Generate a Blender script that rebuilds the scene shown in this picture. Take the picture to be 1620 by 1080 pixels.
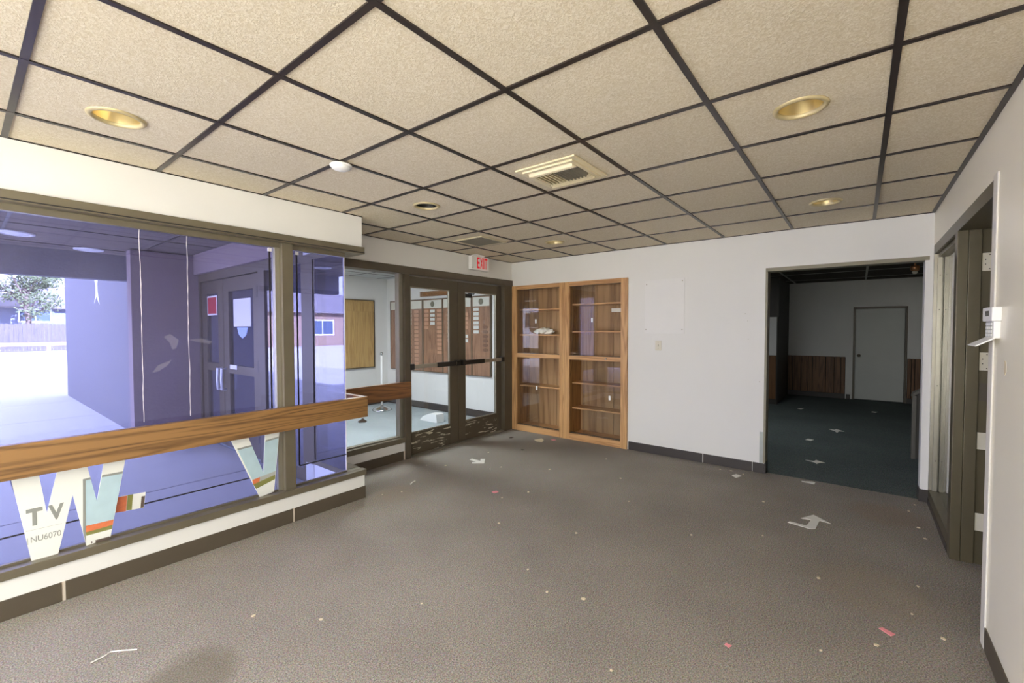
import bpy, bmesh, math, random
from mathutils import Matrix, Vector

random.seed(7)
for o in list(bpy.data.objects):
    bpy.data.objects.remove(o, do_unlink=True)
SC = bpy.context.scene
COL = SC.collection
HC = 2.426            # ceiling height
S = 0.6096            # ceiling grid module

# ---------------------------------------------------------------- camera
cam_d = bpy.data.cameras.new('camera')
cam_d.sensor_fit = 'HORIZONTAL'
cam_d.sensor_width = 36.0
cam_d.lens = 15.4615
cam_d.clip_start = 0.02
cam_d.clip_end = 400
cam = bpy.data.objects.new('camera', cam_d)
COL.objects.link(cam)
yaw, pitch, roll = math.radians(38.285), math.radians(-1.662), math.radians(-0.077)
fwd = Vector((math.cos(yaw) * math.cos(pitch), math.sin(yaw) * math.cos(pitch), math.sin(pitch)))
rgt = Vector((math.sin(yaw), -math.cos(yaw), 0))
upv = rgt.cross(fwd)
r2 = rgt * math.cos(roll) + upv * math.sin(roll)
u2 = -rgt * math.sin(roll) + upv * math.cos(roll)
cam.matrix_world = Matrix(((r2.x, u2.x, -fwd.x, -2.614), (r2.y, u2.y, -fwd.y, 0.087),
                           (r2.z, u2.z, -fwd.z, 1.47), (0, 0, 0, 1)))
SC.camera = cam

# ---------------------------------------------------------------- light
world = bpy.data.worlds.new('sky')
SC.world = world
world.use_nodes = True
bg = world.node_tree.nodes['Background']
bg.inputs[0].default_value = (0.985, 0.985, 0.99, 1)
bg.inputs[1].default_value = 6.2

sun_d = bpy.data.lights.new('sun', 'SUN')
sun_d.energy = 45.0
sun_d.color = (1.0, 0.98, 0.95)
sun_d.angle = math.radians(0.6)
sun = bpy.data.objects.new('sun', sun_d)
COL.objects.link(sun)
sun.location = (2, -20, 14)
sun.rotation_euler = Vector((-0.22, 1.0, -0.52)).to_track_quat('-Z', 'Y').to_euler()


def portal(name, loc, rot, sx, sy):
    d = bpy.data.lights.new(name, 'AREA')
    d.shape = 'RECTANGLE'
    d.size, d.size_y = sx, sy
    d.cycles.is_portal = True
    o = bpy.data.objects.new(name, d)
    o.location = loc
    o.rotation_euler = rot
    COL.objects.link(o)


YR_ = -0.39
# sky portals: they give off no light of their own, they only guide sky sampling through the openings
portal('added_window_portal', (-3.525, YR_ - 0.2, 1.765), (math.radians(90), 0, 0), 1.95, 1.03)
portal('rear_window_portal', (-4.70, 1.55, 1.27), (math.radians(90), 0, math.radians(-90)), 3.5, 2.1)

vs = SC.view_settings
vs.view_transform = 'Standard'
vs.look = 'None'
vs.exposure = 0.68
vs.gamma = 1.0
vs.use_curve_mapping = False
try:
    SC.cycles.max_bounces = 14
    SC.cycles.diffuse_bounces = 8
    SC.cycles.transparent_max_bounces = 24
except Exception:
    pass


# ================================================================ helpers
def lin(c):
    def f(v):
        v = v / 255.0
        return v / 12.92 if v <= 0.04045 else ((v + 0.055) / 1.055) ** 2.4
    return (f(c[0]), f(c[1]), f(c[2]), 1.0)


class MB:
    def __init__(self):
        self.v, self.f = [], []

    def add(self, vs_, fs):
        n = len(self.v)
        self.v += [tuple(p) for p in vs_]
        self.f += [tuple(i + n for i in f) for f in fs]
        return self

    def box(self, x0, x1, y0, y1, z0, z1):
        x0, x1 = sorted((x0, x1)); y0, y1 = sorted((y0, y1)); z0, z1 = sorted((z0, z1))
        return self.add([(x0, y0, z0), (x1, y0, z0), (x1, y1, z0), (x0, y1, z0),
                         (x0, y0, z1), (x1, y0, z1), (x1, y1, z1), (x0, y1, z1)],
                        [(0, 3, 2, 1), (4, 5, 6, 7), (0, 1, 5, 4), (1, 2, 6, 5), (2, 3, 7, 6), (3, 0, 4, 7)])

    def prism(self, poly, a, b, plane='xy'):
        """extrude a 2-D polygon between a and b along the axis missing from `plane`"""
        def m(p, h):
            if plane == 'xy': return (p[0], p[1], h)
            if plane == 'xz': return (p[0], h, p[1])
            return (h, p[0], p[1])
        n = len(poly)
        vs_ = [m(p, a) for p in poly] + [m(p, b) for p in poly]
        fs = [tuple(range(n)), tuple(range(2 * n - 1, n - 1, -1))]
        for i in range(n):
            j = (i + 1) % n
            fs.append((i, i + n, j + n, j))
        return self.add(vs_, fs)

    def lathe(self, prof, c, n=24, axis='z', close=False):
        """prof: list of (radius, height); axis through c"""
        vs_, fs = [], []
        for (r, h) in prof:
            for k in range(n):
                a = 2 * math.pi * k / n
                u, w = r * math.cos(a), r * math.sin(a)
                if axis == 'z': vs_.append((c[0] + u, c[1] + w, c[2] + h))
                elif axis == 'y': vs_.append((c[0] + u, c[1] + h, c[2] + w))
                else: vs_.append((c[0] + h, c[1] + u, c[2] + w))
        for i in range(len(prof) - 1):
            for k in range(n):
                k2 = (k + 1) % n
                fs.append((i * n + k, i * n + k2, (i + 1) * n + k2, (i + 1) * n + k))
        if close:
            fs.append(tuple(range(n - 1, -1, -1)))
            fs.append(tuple(range((len(prof) - 1) * n, len(prof) * n)))
        return self.add(vs_, fs)

    def tube(self, pts, r, n=8):
        pts = [Vector(p) for p in pts]
        rings = []
        for i, p in enumerate(pts):
            t = (pts[min(i + 1, len(pts) - 1)] - pts[max(i - 1, 0)]).normalized()
            ref = Vector((0, 0, 1)) if abs(t.z) < 0.9 else Vector((1, 0, 0))
            u = t.cross(ref).normalized(); w = t.cross(u)
            rings.append([p + r * (math.cos(2 * math.pi * k / n) * u + math.sin(2 * math.pi * k / n) * w) for k in range(n)])
        vs_ = [q for ring in rings for q in ring]
        fs = []
        for i in range(len(pts) - 1):
            for k in range(n):
                k2 = (k + 1) % n
                fs.append((i * n + k, i * n + k2, (i + 1) * n + k2, (i + 1) * n + k))
        fs.append(tuple(range(n - 1, -1, -1)))
        fs.append(tuple(range((len(pts) - 1) * n, len(pts) * n)))
        return self.add(vs_, fs)


ORG = {}


def tag(o, label=None, cat=None, group=None, kind=None):
    if label: o['label'] = label
    if cat: o['category'] = cat
    if group: o['group'] = group
    if kind: o['kind'] = kind
    return o


def place(o, parent, origin):
    if parent is not None:
        o.parent = parent
        o.location = Vector(origin) - ORG[parent.name]
    else:
        o.location = origin
    ORG[o.name] = Vector(origin)


def obj(name, mb, mat, parent=None, smooth=False, bev=0.0, seg=2, origin=None, fixn=True):
    """one mesh object from world-space geometry"""
    xs = [p[0] for p in mb.v]; ys = [p[1] for p in mb.v]; zs = [p[2] for p in mb.v]
    if origin is None:
        origin = ((min(xs) + max(xs)) / 2, (min(ys) + max(ys)) / 2, min(zs))
    me = bpy.data.meshes.new(name)
    me.from_pydata([(p[0] - origin[0], p[1] - origin[1], p[2] - origin[2]) for p in mb.v], [], mb.f)
    if bev or fixn:
        bm = bmesh.new(); bm.from_mesh(me)
        if fixn: bmesh.ops.recalc_face_normals(bm, faces=bm.faces)
        if bev:
            es = [e for e in bm.edges if len(e.link_faces) == 2 and e.calc_face_angle(0) > 0.6]
            bmesh.ops.bevel(bm, geom=es, offset=bev, segments=seg, profile=0.6, affect='EDGES', clamp_overlap=True)
        bm.to_mesh(me); bm.free()
    if smooth:
        for p in me.polygons: p.use_smooth = True
    me.update()
    o = bpy.data.objects.new(name, me)
    if mat: me.materials.append(mat)
    COL.objects.link(o)
    place(o, parent, origin)
    return o


def box(name, b, mat, parent=None, bev=0.0, **k):
    return obj(name, MB().box(*b), mat, parent, bev=bev, **k)


def thing(name, label, cat, loc, group=None, kind=None):
    o = bpy.data.objects.new(name, None)
    o.empty_display_size = 0.1
    COL.objects.link(o)
    o.location = loc
    ORG[o.name] = Vector(loc)
    return tag(o, label, cat, group, kind)


def copy_at(src, parent, origin):
    o = src.copy()
    COL.objects.link(o)
    o.name = src.name.split('.')[0]
    place(o, parent, origin)
    return o


def text(name, body, mat, parent, origin, height, width=None, slant=0.0, ext=0.0012, bold=0.0):
    """lettering standing in an XZ plane, read from the -Y side; origin = lower left corner"""
    cu = bpy.data.curves.new(name, 'FONT')
    cu.body = body; cu.size = 1.0; cu.shear = slant; cu.offset = bold
    t = bpy.data.objects.new('tmp_text', cu)
    COL.objects.link(t)
    dg = bpy.context.evaluated_depsgraph_get()
    me0 = t.evaluated_get(dg).to_mesh()
    vs_ = [v.co.copy() for v in me0.vertices]
    fs = [tuple(p.vertices) for p in me0.polygons]
    t.evaluated_get(dg).to_mesh_clear()
    bpy.data.objects.remove(t, do_unlink=True)
    x0 = min(v.x for v in vs_); x1 = max(v.x for v in vs_); y0 = min(v.y for v in vs_); y1 = max(v.y for v in vs_)
    sy = height / (y1 - y0); sx = (width / (x1 - x0)) if width else sy
    n = len(vs_)
    P = [(origin[0] + (v.x - x0) * sx, origin[1], origin[2] + (v.y - y0) * sy) for v in vs_]
    m = MB(); m.add(P, fs)
    # give the letters a front-to-back thickness
    P2 = [(p[0], p[1] + ext, p[2]) for p in P]
    m.add(P2, [tuple(reversed(f)) for f in fs])
    edges = {}
    for f in fs:
        for i in range(len(f)):
            e = (f[i], f[(i + 1) % len(f)]); k = tuple(sorted(e))
            edges[k] = None if k in edges else e
    m.f += [(e[1], e[0], e[0] + n, e[1] + n) for e in edges.values() if e]
    return obj(name, m, mat, parent)


# ---------------------------------------------------------------- materials
def base(name):
    m = bpy.data.materials.new(name)
    m.use_nodes = True
    nt = m.node_tree
    b = nt.nodes['Principled BSDF']
    return m, nt, b


def N(nt, t, **k):
    n = nt.nodes.new(t)
    for a, v in k.items():
        setattr(n, a, v)
    return n


def plain(name, c, rough=0.6, metal=0.0, vary=0.06, vscale=6.0, bump=0.0, bscale=80.0, spec=0.5):
    """flat colour with a little procedural mottling and fine relief"""
    m, nt, b = base(name)
    co = N(nt, 'ShaderNodeTexCoord')
    no = N(nt, 'ShaderNodeTexNoise'); no.inputs['Scale'].default_value = vscale; no.inputs['Detail'].default_value = 4
    nt.links.new(co.outputs['Object'], no.inputs['Vector'])
    hs = N(nt, 'ShaderNodeMixRGB', blend_type='MIX')
    l = lin(c)
    hs.inputs[1].default_value = tuple(max(0, v * (1 - vary)) for v in l[:3]) + (1,)
    hs.inputs[2].default_value = tuple(min(1, v * (1 + vary)) for v in l[:3]) + (1,)
    nt.links.new(no.outputs['Fac'], hs.inputs[0])
    nt.links.new(hs.outputs[0], b.inputs['Base Color'])
    b.inputs['Roughness'].default_value = rough
    b.inputs['Metallic'].default_value = metal
    b.inputs['Specular IOR Level'].default_value = spec
    if bump:
        n2 = N(nt, 'ShaderNodeTexNoise'); n2.inputs['Scale'].default_value = bscale
        nt.links.new(co.outputs['Object'], n2.inputs['Vector'])
        bp = N(nt, 'ShaderNodeBump'); bp.inputs['Strength'].default_value = bump; bp.inputs['Distance'].default_value = 0.004
        nt.links.new(n2.outputs['Fac'], bp.inputs['Height'])
        nt.links.new(bp.outputs[0], b.inputs['Normal'])
    return m


def wood(name, light, dark, axis='z', rough=0.45, scale=1.0, grain=9.0, bump=0.15):
    m, nt, b = base(name)
    ge = N(nt, 'ShaderNodeNewGeometry')
    mp = N(nt, 'ShaderNodeMapping')
    sc = {'x': (0.9, 14, 14), 'y': (14, 0.9, 14), 'z': (14, 14, 0.9)}[axis]
    mp.inputs['Scale'].default_value = tuple(v * scale for v in sc)
    oi = N(nt, 'ShaderNodeObjectInfo')
    cx = N(nt, 'ShaderNodeVectorMath', operation='SCALE'); cx.inputs[0].default_value = (7.3, 3.1, 5.7)
    nt.links.new(oi.outputs['Random'], cx.inputs['Scale'])
    nt.links.new(cx.outputs[0], mp.inputs['Location'])
    nt.links.new(ge.outputs['Position'], mp.inputs['Vector'])
    n1 = N(nt, 'ShaderNodeTexNoise'); n1.inputs['Scale'].default_value = 0.55; n1.inputs['Detail'].default_value = 2; n1.inputs['Distortion'].default_value = 0.3
    nt.links.new(mp.outputs[0], n1.inputs['Vector'])
    mu = N(nt, 'ShaderNodeMath', operation='MULTIPLY'); mu.inputs[1].default_value = grain
    nt.links.new(n1.outputs['Fac'], mu.inputs[0])
    fr = N(nt, 'ShaderNodeMath', operation='PINGPONG'); fr.inputs[1].default_value = 0.5
    nt.links.new(mu.outputs[0], fr.inputs[0])
    n2 = N(nt, 'ShaderNodeTexNoise'); n2.inputs['Scale'].default_value = 9; n2.inputs['Detail'].default_value = 5
    nt.links.new(mp.outputs[0], n2.inputs['Vector'])
    ad = N(nt, 'ShaderNodeMath', operation='MULTIPLY_ADD'); ad.inputs[1].default_value = 0.55
    nt.links.new(n2.outputs['Fac'], ad.inputs[0]); nt.links.new(fr.outputs[0], ad.inputs[2])
    cr = N(nt, 'ShaderNodeValToRGB')
    cr.color_ramp.elements[0].position = 0.22; cr.color_ramp.elements[0].color = lin(dark)
    cr.color_ramp.elements[1].position = 0.62; cr.color_ramp.elements[1].color = lin(light)
    nt.links.new(ad.outputs[0], cr.inputs[0])
    nt.links.new(cr.outputs[0], b.inputs['Base Color'])
    b.inputs['Roughness'].default_value = rough
    bp = N(nt, 'ShaderNodeBump'); bp.inputs['Strength'].default_value = bump; bp.inputs['Distance'].default_value = 0.002
    nt.links.new(n2.outputs['Fac'], bp.inputs['Height'])
    nt.links.new(bp.outputs[0], b.inputs['Normal'])
    return m


def glass(name, tint=(0.97, 0.98, 0.97), haze=0.0, hazecol=(0.5, 0.5, 0.6), f0=0.04, smear=0.0):
    """thin window glass: tinted transmission, Fresnel mirror reflection, optional dusty scattering"""
    m = bpy.data.materials.new(name); m.use_nodes = True
    nt = m.node_tree; nt.nodes.clear()
    out = N(nt, 'ShaderNodeOutputMaterial')
    tr = N(nt, 'ShaderNodeBsdfTransparent'); tr.inputs[0].default_value = tint + (1,)
    gl = N(nt, 'ShaderNodeBsdfGlossy'); gl.inputs['Roughness'].default_value = 0.0
    lw = N(nt, 'ShaderNodeLayerWeight'); lw.inputs['Blend'].default_value = 0.5
    pw = N(nt, 'ShaderNodeMath', operation='POWER'); pw.inputs[1].default_value = 5
    nt.links.new(lw.outputs['Facing'], pw.inputs[0])
    ma = N(nt, 'ShaderNodeMath', operation='MULTIPLY_ADD'); ma.inputs[1].default_value = 1 - f0; ma.inputs[2].default_value = f0
    nt.links.new(pw.outputs[0], ma.inputs[0])
    mx = N(nt, 'ShaderNodeMixShader')
    last = tr
    if haze:
        df = N(nt, 'ShaderNodeBsdfDiffuse'); df.inputs[0].default_value = hazecol + (1,)
        m0 = N(nt, 'ShaderNodeMixShader'); m0.inputs[0].default_value = haze
        if smear:
            ge = N(nt, 'ShaderNodeNewGeometry')
            mp = N(nt, 'ShaderNodeMapping'); mp.inputs['Scale'].default_value = (3, 3, 1.2)
            nt.links.new(ge.outputs['Position'], mp.inputs['Vector'])
            no = N(nt, 'ShaderNodeTexNoise'); no.inputs['Scale'].default_value = 1.6; no.inputs['Detail'].default_value = 6; no.inputs['Distortion'].default_value = 0.8
            nt.links.new(mp.outputs[0], no.inputs['Vector'])
            mr = N(nt, 'ShaderNodeMapRange')
            mr.inputs['From Min'].default_value = 0.35; mr.inputs['From Max'].default_value = 0.75
            mr.inputs['To Min'].default_value = haze * (1 - smear); mr.inputs['To Max'].default_value = haze * (1 + smear)
            nt.links.new(no.outputs['Fac'], mr.inputs['Value'])
            nt.links.new(mr.outputs[0], m0.inputs[0])
        nt.links.new(tr.outputs[0], m0.inputs[1]); nt.links.new(df.outputs[0], m0.inputs[2])
        last = m0
    nt.links.new(ma.outputs[0], mx.inputs[0])
    nt.links.new(last.outputs[0], mx.inputs[1]); nt.links.new(gl.outputs[0], mx.inputs[2])
    nt.links.new(mx.outputs[0], out.inputs[0])
    return m


def emit(name, c, s):
    m, nt, b = base(name)
    b.inputs['Base Color'].default_value = lin(c)
    b.inputs['Emission Color'].default_value = lin(c)
    b.inputs['Emission Strength'].default_value = s
    return m


def carpet(name, c1, c2, c3, stains=()):
    m, nt, b = base(name)
    ge = N(nt, 'ShaderNodeNewGeometry')
    n1 = N(nt, 'ShaderNodeTexNoise'); n1.inputs['Scale'].default_value = 160; n1.inputs['Detail'].default_value = 3; n1.inputs['Roughness'].default_value = 0.7
    nt.links.new(ge.outputs['Position'], n1.inputs['Vector'])
    cr = N(nt, 'ShaderNodeValToRGB')
    e = cr.color_ramp.elements
    e[0].position = 0.36; e[0].color = lin(c1)
    e[1].position = 0.66; e[1].color = lin(c3)
    k = e.new(0.5); k.color = lin(c2)
    nt.links.new(n1.outputs['Fac'], cr.inputs[0])
    # tufts: a rib pattern of small red and green flecks
    vo = N(nt, 'ShaderNodeTexVoronoi'); vo.inputs['Scale'].default_value = 210
    nt.links.new(ge.outputs['Position'], vo.inputs['Vector'])
    mf = N(nt, 'ShaderNodeMixRGB', blend_type='SOFT_LIGHT'); mf.inputs[0].default_value = 0.2
    nt.links.new(cr.outputs[0], mf.inputs[1]); nt.links.new(vo.outputs['Color'], mf.inputs[2])
    # broad wear
    n2 = N(nt, 'ShaderNodeTexNoise'); n2.inputs['Scale'].default_value = 1.3; n2.inputs['Detail'].default_value = 5
    nt.links.new(ge.outputs['Position'], n2.inputs['Vector'])
    mr = N(nt, 'ShaderNodeMapRange'); mr.inputs['From Min'].default_value = 0.3; mr.inputs['From Max'].default_value = 0.7
    mr.inputs['To Min'].default_value = 0.88; mr.inputs['To Max'].default_value = 1.1
    nt.links.new(n2.outputs['Fac'], mr.inputs['Value'])
    vm = N(nt, 'ShaderNodeVectorMath', operation='SCALE')
    nt.links.new(mf.outputs[0], vm.inputs[0]); nt.links.new(mr.outputs[0], vm.inputs['Scale'])
    last = vm.outputs[0]
    for (cx, cy, rad, col, amt) in stains:
        ds = N(nt, 'ShaderNodeVectorMath', operation='DISTANCE'); ds.inputs[1].default_value = (cx, cy, 0)
        nt.links.new(ge.outputs['Position'], ds.inputs[0])
        n3 = N(nt, 'ShaderNodeTexNoise'); n3.inputs['Scale'].default_value = 7; n3.inputs['Detail'].default_value = 4
        nt.links.new(ge.outputs['Position'], n3.inputs['Vector'])
        aa = N(nt, 'ShaderNodeMath', operation='MULTIPLY_ADD'); aa.inputs[1].default_value = rad * 0.9
        nt.links.new(n3.outputs['Fac'], aa.inputs[0]); nt.links.new(ds.outputs['Value'], aa.inputs[2])
        r3 = N(nt, 'ShaderNodeMapRange'); r3.inputs['From Min'].default_value = rad * 1.15; r3.inputs['From Max'].default_value = rad * 1.65
        r3.inputs['To Min'].default_value = amt; r3.inputs['To Max'].default_value = 0.0
        nt.links.new(aa.outputs[0], r3.inputs['Value'])
        mm = N(nt, 'ShaderNodeMixRGB', blend_type='MIX'); mm.inputs[2].default_value = lin(col)
        nt.links.new(r3.outputs[0], mm.inputs[0]); nt.links.new(last, mm.inputs[1])
        last = mm.outputs[0]
    nt.links.new(last, b.inputs['Base Color'])
    b.inputs['Roughness'].default_value = 0.95
    b.inputs['Specular IOR Level'].default_value = 0.1
    bp = N(nt, 'ShaderNodeBump'); bp.inputs['Strength'].default_value = 0.45; bp.inputs['Distance'].default_value = 0.005
    nt.links.new(n1.outputs['Fac'], bp.inputs['Height'])
    nt.links.new(bp.outputs[0], b.inputs['Normal'])
    return m


def acoustic(name, c, flecks):
    m, nt, b = base(name)
    co = N(nt, 'ShaderNodeTexCoord')
    oi = N(nt, 'ShaderNodeObjectInfo')
    ge = N(nt, 'ShaderNodeNewGeometry')
    n1 = N(nt, 'ShaderNodeTexNoise'); n1.inputs['Scale'].default_value = 105; n1.inputs['Detail'].default_value = 3; n1.inputs['Distortion'].default_value = 1.2
    nt.links.new(ge.outputs['Position'], n1.inputs['Vector'])
    cr = N(nt, 'ShaderNodeValToRGB')
    e = cr.color_ramp.elements
    e[0].position = 0.40; e[0].color = tuple(v * 0.97 for v in lin(c)[:3]) + (1,)
    e[1].position = 0.66; e[1].color = lin(flecks)
    nt.links.new(n1.outputs['Fac'], cr.inputs[0])
    # every panel has aged a little differently
    mr = N(nt, 'ShaderNodeMapRange'); mr.inputs['To Min'].default_value = 0.95; mr.inputs['To Max'].default_value = 1.04
    nt.links.new(oi.outputs['Random'], mr.inputs['Value'])
    vm = N(nt, 'ShaderNodeVectorMath', operation='SCALE')
    nt.links.new(cr.outputs[0], vm.inputs[0]); nt.links.new(mr.outputs[0], vm.inputs['Scale'])
    nt.links.new(vm.outputs[0], b.inputs['Base Color'])
    b.inputs['Roughness'].default_value = 0.9
    b.inputs['Specular IOR Level'].default_value = 0.2
    bp = N(nt, 'ShaderNodeBump'); bp.inputs['Strength'].default_value = 0.5; bp.inputs['Distance'].default_value = 0.004
    nt.links.new(n1.outputs['Fac'], bp.inputs['Height'])
    nt.links.new(bp.outputs[0], b.inputs['Normal'])
    return m


def chipped(name, c, under):
    """brown paint scraped through to a pale undercoat in long horizontal flakes"""
    m, nt, b = base(name)
    ge = N(nt, 'ShaderNodeNewGeometry')
    mp = N(nt, 'ShaderNodeMapping'); mp.inputs['Scale'].default_value = (6, 6, 42)
    nt.links.new(ge.outputs['Position'], mp.inputs['Vector'])
    n1 = N(nt, 'ShaderNodeTexNoise'); n1.inputs['Scale'].default_value = 1.0; n1.inputs['Detail'].default_value = 6; n1.inputs['Roughness'].default_value = 0.6
    nt.links.new(mp.outputs[0], n1.inputs['Vector'])
    cr = N(nt, 'ShaderNodeValToRGB')
    e = cr.color_ramp.elements
    e[0].position = 0.585; e[0].color = lin(c)
    e[1].position = 0.6; e[1].color = lin(under)
    nt.links.new(n1.outputs['Fac'], cr.inputs[0])
    nt.links.new(cr.outputs[0], b.inputs['Base Color'])
    b.inputs['Roughness'].default_value = 0.5
    return m


M = {}
M['wall'] = plain('wall_paint', (226, 225, 221), 0.7, vary=0.03, vscale=1.6, bump=0.06, bscale=160)
M['wall_warm'] = plain('wall_paint_glossy', (243, 237, 218), 0.32, vary=0.03, vscale=1.5, bump=0.05, bscale=60)
M['patch'] = plain('patched_paint', (229, 228, 225), 0.6, vary=0.02)
M['casing'] = plain('white_casing_paint', (226, 222, 212), 0.45, vary=0.03)
M['bronze'] = plain('dark_bronze_paint', (112, 104, 86), 0.38, metal=0.25, vary=0.14, vscale=9, bump=0.05, bscale=220)
M['bronze_dark'] = plain('brown_door_paint', (92, 83, 68), 0.42, metal=0.1, vary=0.16, vscale=7, bump=0.05, bscale=220)
M['alu'] = plain('worn_aluminium', (158, 153, 138), 0.35, metal=0.6, vary=0.1, vscale=12)
M['chipped'] = chipped('chipped_brown_paint', (84, 75, 60), (200, 194, 172))
M['base'] = plain('brown_vinyl_baseboard', (84, 75, 62), 0.45, vary=0.12, vscale=7)
M['base_dark'] = plain('dark_vinyl_baseboard', (62, 56, 52), 0.45, vary=0.1)
M['gap'] = plain('bare_plaster', (216, 205, 190), 0.8)
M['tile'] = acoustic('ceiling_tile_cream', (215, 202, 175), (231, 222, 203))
M['tile_white'] = acoustic('ceiling_tile_grey', (190, 196, 198), (206, 210, 210))
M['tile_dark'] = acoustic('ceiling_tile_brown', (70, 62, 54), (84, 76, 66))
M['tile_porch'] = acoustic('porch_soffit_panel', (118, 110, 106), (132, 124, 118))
M['tee'] = plain('dark_ceiling_tee', (52, 44, 40), 0.35, metal=0.1, vary=0.1)
M['tee_grey'] = plain('grey_ceiling_tee', (120, 122, 122), 0.4)
M['tee_pale'] = plain('pale_ceiling_tee', (150, 148, 140), 0.4)  # tees paler than the brown panels they carry
M['plenum'] = plain('plenum_board', (40, 38, 36), 0.9)
M['carpet'] = carpet('brown_loop_carpet', (108, 102, 94), (147, 140, 131), (182, 175, 165),
                     stains=[(-2.03, 2.28, 0.17, (100, 94, 76), 0.5), (0.55, 0.0, 0.3, (160, 144, 120), 0.22),
                             (1.9, -0.1, 0.25, (150, 124, 102), 0.25), (-0.2, 3.3, 0.2, (156, 134, 112), 0.2)])
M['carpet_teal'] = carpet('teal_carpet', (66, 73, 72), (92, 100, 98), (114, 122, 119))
M['carpet_blue'] = carpet('grey_blue_carpet', (140, 149, 152), (164, 173, 176), (188, 195, 196))
M['oak'] = wood('oak_frame', (206, 162, 110), (166, 122, 78), 'z', 0.42)
M['oak_y'] = wood('oak_frame_cross', (204, 158, 108), (164, 120, 78), 'y', 0.42)
M['oak_panel'] = wood('oak_back_panel', (172, 138, 98), (136, 104, 70), 'z', 0.5, scale=0.4, grain=9)
M['oak_side'] = wood('oak_side_panel', (160, 116, 66), (120, 84, 46), 'z', 0.5)
M['rail'] = wood('oak_rail', (150, 112, 68), (98, 70, 42), 'x', 0.33, scale=0.8, grain=12)
M['rail_dk'] = wood('oak_rail_aged', (146, 100, 58), (104, 68, 40), 'x', 0.4, scale=0.8, grain=12)
M['plank'] = wood('wainscot_wood', (126, 88, 54), (92, 60, 36), 'z', 0.5)
M['board'] = wood('notice_board_wood', (196, 162, 104), (168, 132, 80), 'z', 0.5)
M['plaque'] = wood('plaque_board_wood', (150, 112, 86), (118, 84, 62), 'z', 0.5)
M['brass_line'] = plain('board_edge', (92, 78, 58), 0.4)
M['cream'] = plain('cream_header', (206, 203, 190), 0.6)
M['platelight'] = plain('pale_name_plate', (206, 208, 202), 0.4)
M['plateoak'] = plain('tan_name_plate', (186, 140, 112), 0.4)
M['platedark'] = plain('dark_name_plate', (112, 80, 62), 0.4)
M['emblem'] = plain('emblem_print', (112, 108, 92), 0.5, vary=0.4, vscale=60)
M['clear'] = glass('clear_glass', (0.975, 0.985, 0.98), 0.0)
M['cabglass'] = glass('cabinet_glass', (0.955, 0.965, 0.965), 0.006, (0.6, 0.6, 0.62), f0=0.05)
M['dust'] = glass('dusty_glass', (0.95, 0.97, 0.97), 0.015, (0.6, 0.62, 0.62), smear=0.5)
M['film'] = glass('purple_window_film', (0.515, 0.545, 0.79), 0.06, (0.42, 0.40, 0.52), f0=0.03, smear=0.35)
M['film_dk'] = glass('reflective_purple_film', (0.50, 0.49, 0.68), 0.04, (0.42, 0.40, 0.52), f0=0.32, smear=0.3)
M['film_dr'] = glass('tinted_door_glass', (0.62, 0.61, 0.72), 0.03, (0.5, 0.5, 0.55), f0=0.06, smear=0.3)
M['white'] = plain('white_plastic', (238, 238, 236), 0.4, vary=0.02)
M['offwhite'] = plain('ivory_plastic', (214, 208, 190), 0.4, vary=0.03)
M['paper'] = plain('white_paper', (232, 229, 220), 0.8, vary=0.03)
M['paper_cream'] = plain('cream_paper', (222, 208, 178), 0.8, vary=0.05)
M['pink'] = plain('pink_paper', (236, 150, 158), 0.8, vary=0.04)
M['leafbit'] = plain('dry_brown_leaf', (66, 52, 40), 0.9)
M['tape'] = plain('white_cloth_tape', (226, 224, 216), 0.7, vary=0.05)
M['black'] = plain('black_plastic', (26, 25, 25), 0.35)
M['foil'] = plain('black_alarm_foil', (30, 26, 28), 0.4)
M['seam'] = plain('peeling_film_edge', (224, 220, 222), 0.8, vary=0.2, vscale=60)
M['steel'] = plain('brushed_steel', (180, 172, 156), 0.35, metal=0.8, vary=0.1)
M['chrome'] = plain('chrome', (200, 204, 206), 0.18, metal=0.95)
M['gold'] = plain('gold_reflector', (242, 224, 172), 0.36, metal=0.95, vary=0.05)
M['goldtrim'] = plain('tan_trim_ring', (206, 190, 146), 0.4, metal=0.3)
M['vent'] = plain('ivory_vent_paint', (226, 214, 180), 0.45, vary=0.05)
M['vent_dk'] = plain('vent_shadow_box', (58, 52, 44), 0.8)
M['vent_grey_shade'] = plain('grille_grey_vent_shade', (128, 122, 108), 0.5)  # return grille grey, also the shade painted on one supply vent bank
M['red'] = emit('exit_red', (214, 24, 40), 0.3)
M['redsolid'] = plain('red_print', (178, 40, 52), 0.6)
M['bluesolid'] = plain('blue_print', (168, 188, 232), 0.6)
M['screen'] = plain('lcd_screen', (108, 108, 100), 0.25)
M['keys'] = plain('grey_keys', (188, 188, 182), 0.5)
M['stucco'] = plain('porch_stucco', (108, 107, 112), 0.9, vary=0.34, vscale=44, bump=1.0, bscale=44)
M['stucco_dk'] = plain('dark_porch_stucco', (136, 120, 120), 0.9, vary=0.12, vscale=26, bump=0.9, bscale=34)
M['concrete'] = plain('porch_concrete', (176, 174, 170), 0.85, vary=0.1, vscale=2.4, bump=0.2, bscale=60)
M['asphalt'] = plain('pale_parking_lot', (196, 192, 186), 0.9, vary=0.08, vscale=0.6)
M['joint'] = plain('concrete_joint', (96, 92, 92), 0.9)
M['fence'] = wood('weathered_fence', (84, 78, 78), (64, 60, 60), 'z', 0.8)
M['housewall'] = plain('house_siding', (104, 110, 126), 0.8, vary=0.05)
M['housetan'] = plain('tan_siding', (136, 112, 90), 0.8, vary=0.05)
M['roofing'] = plain('grey_shingle', (112, 106, 104), 0.9, vary=0.2, vscale=3)
M['leaf'] = plain('tree_leaf', (84, 94, 58), 0.7, vary=0.35, vscale=2)
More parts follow.
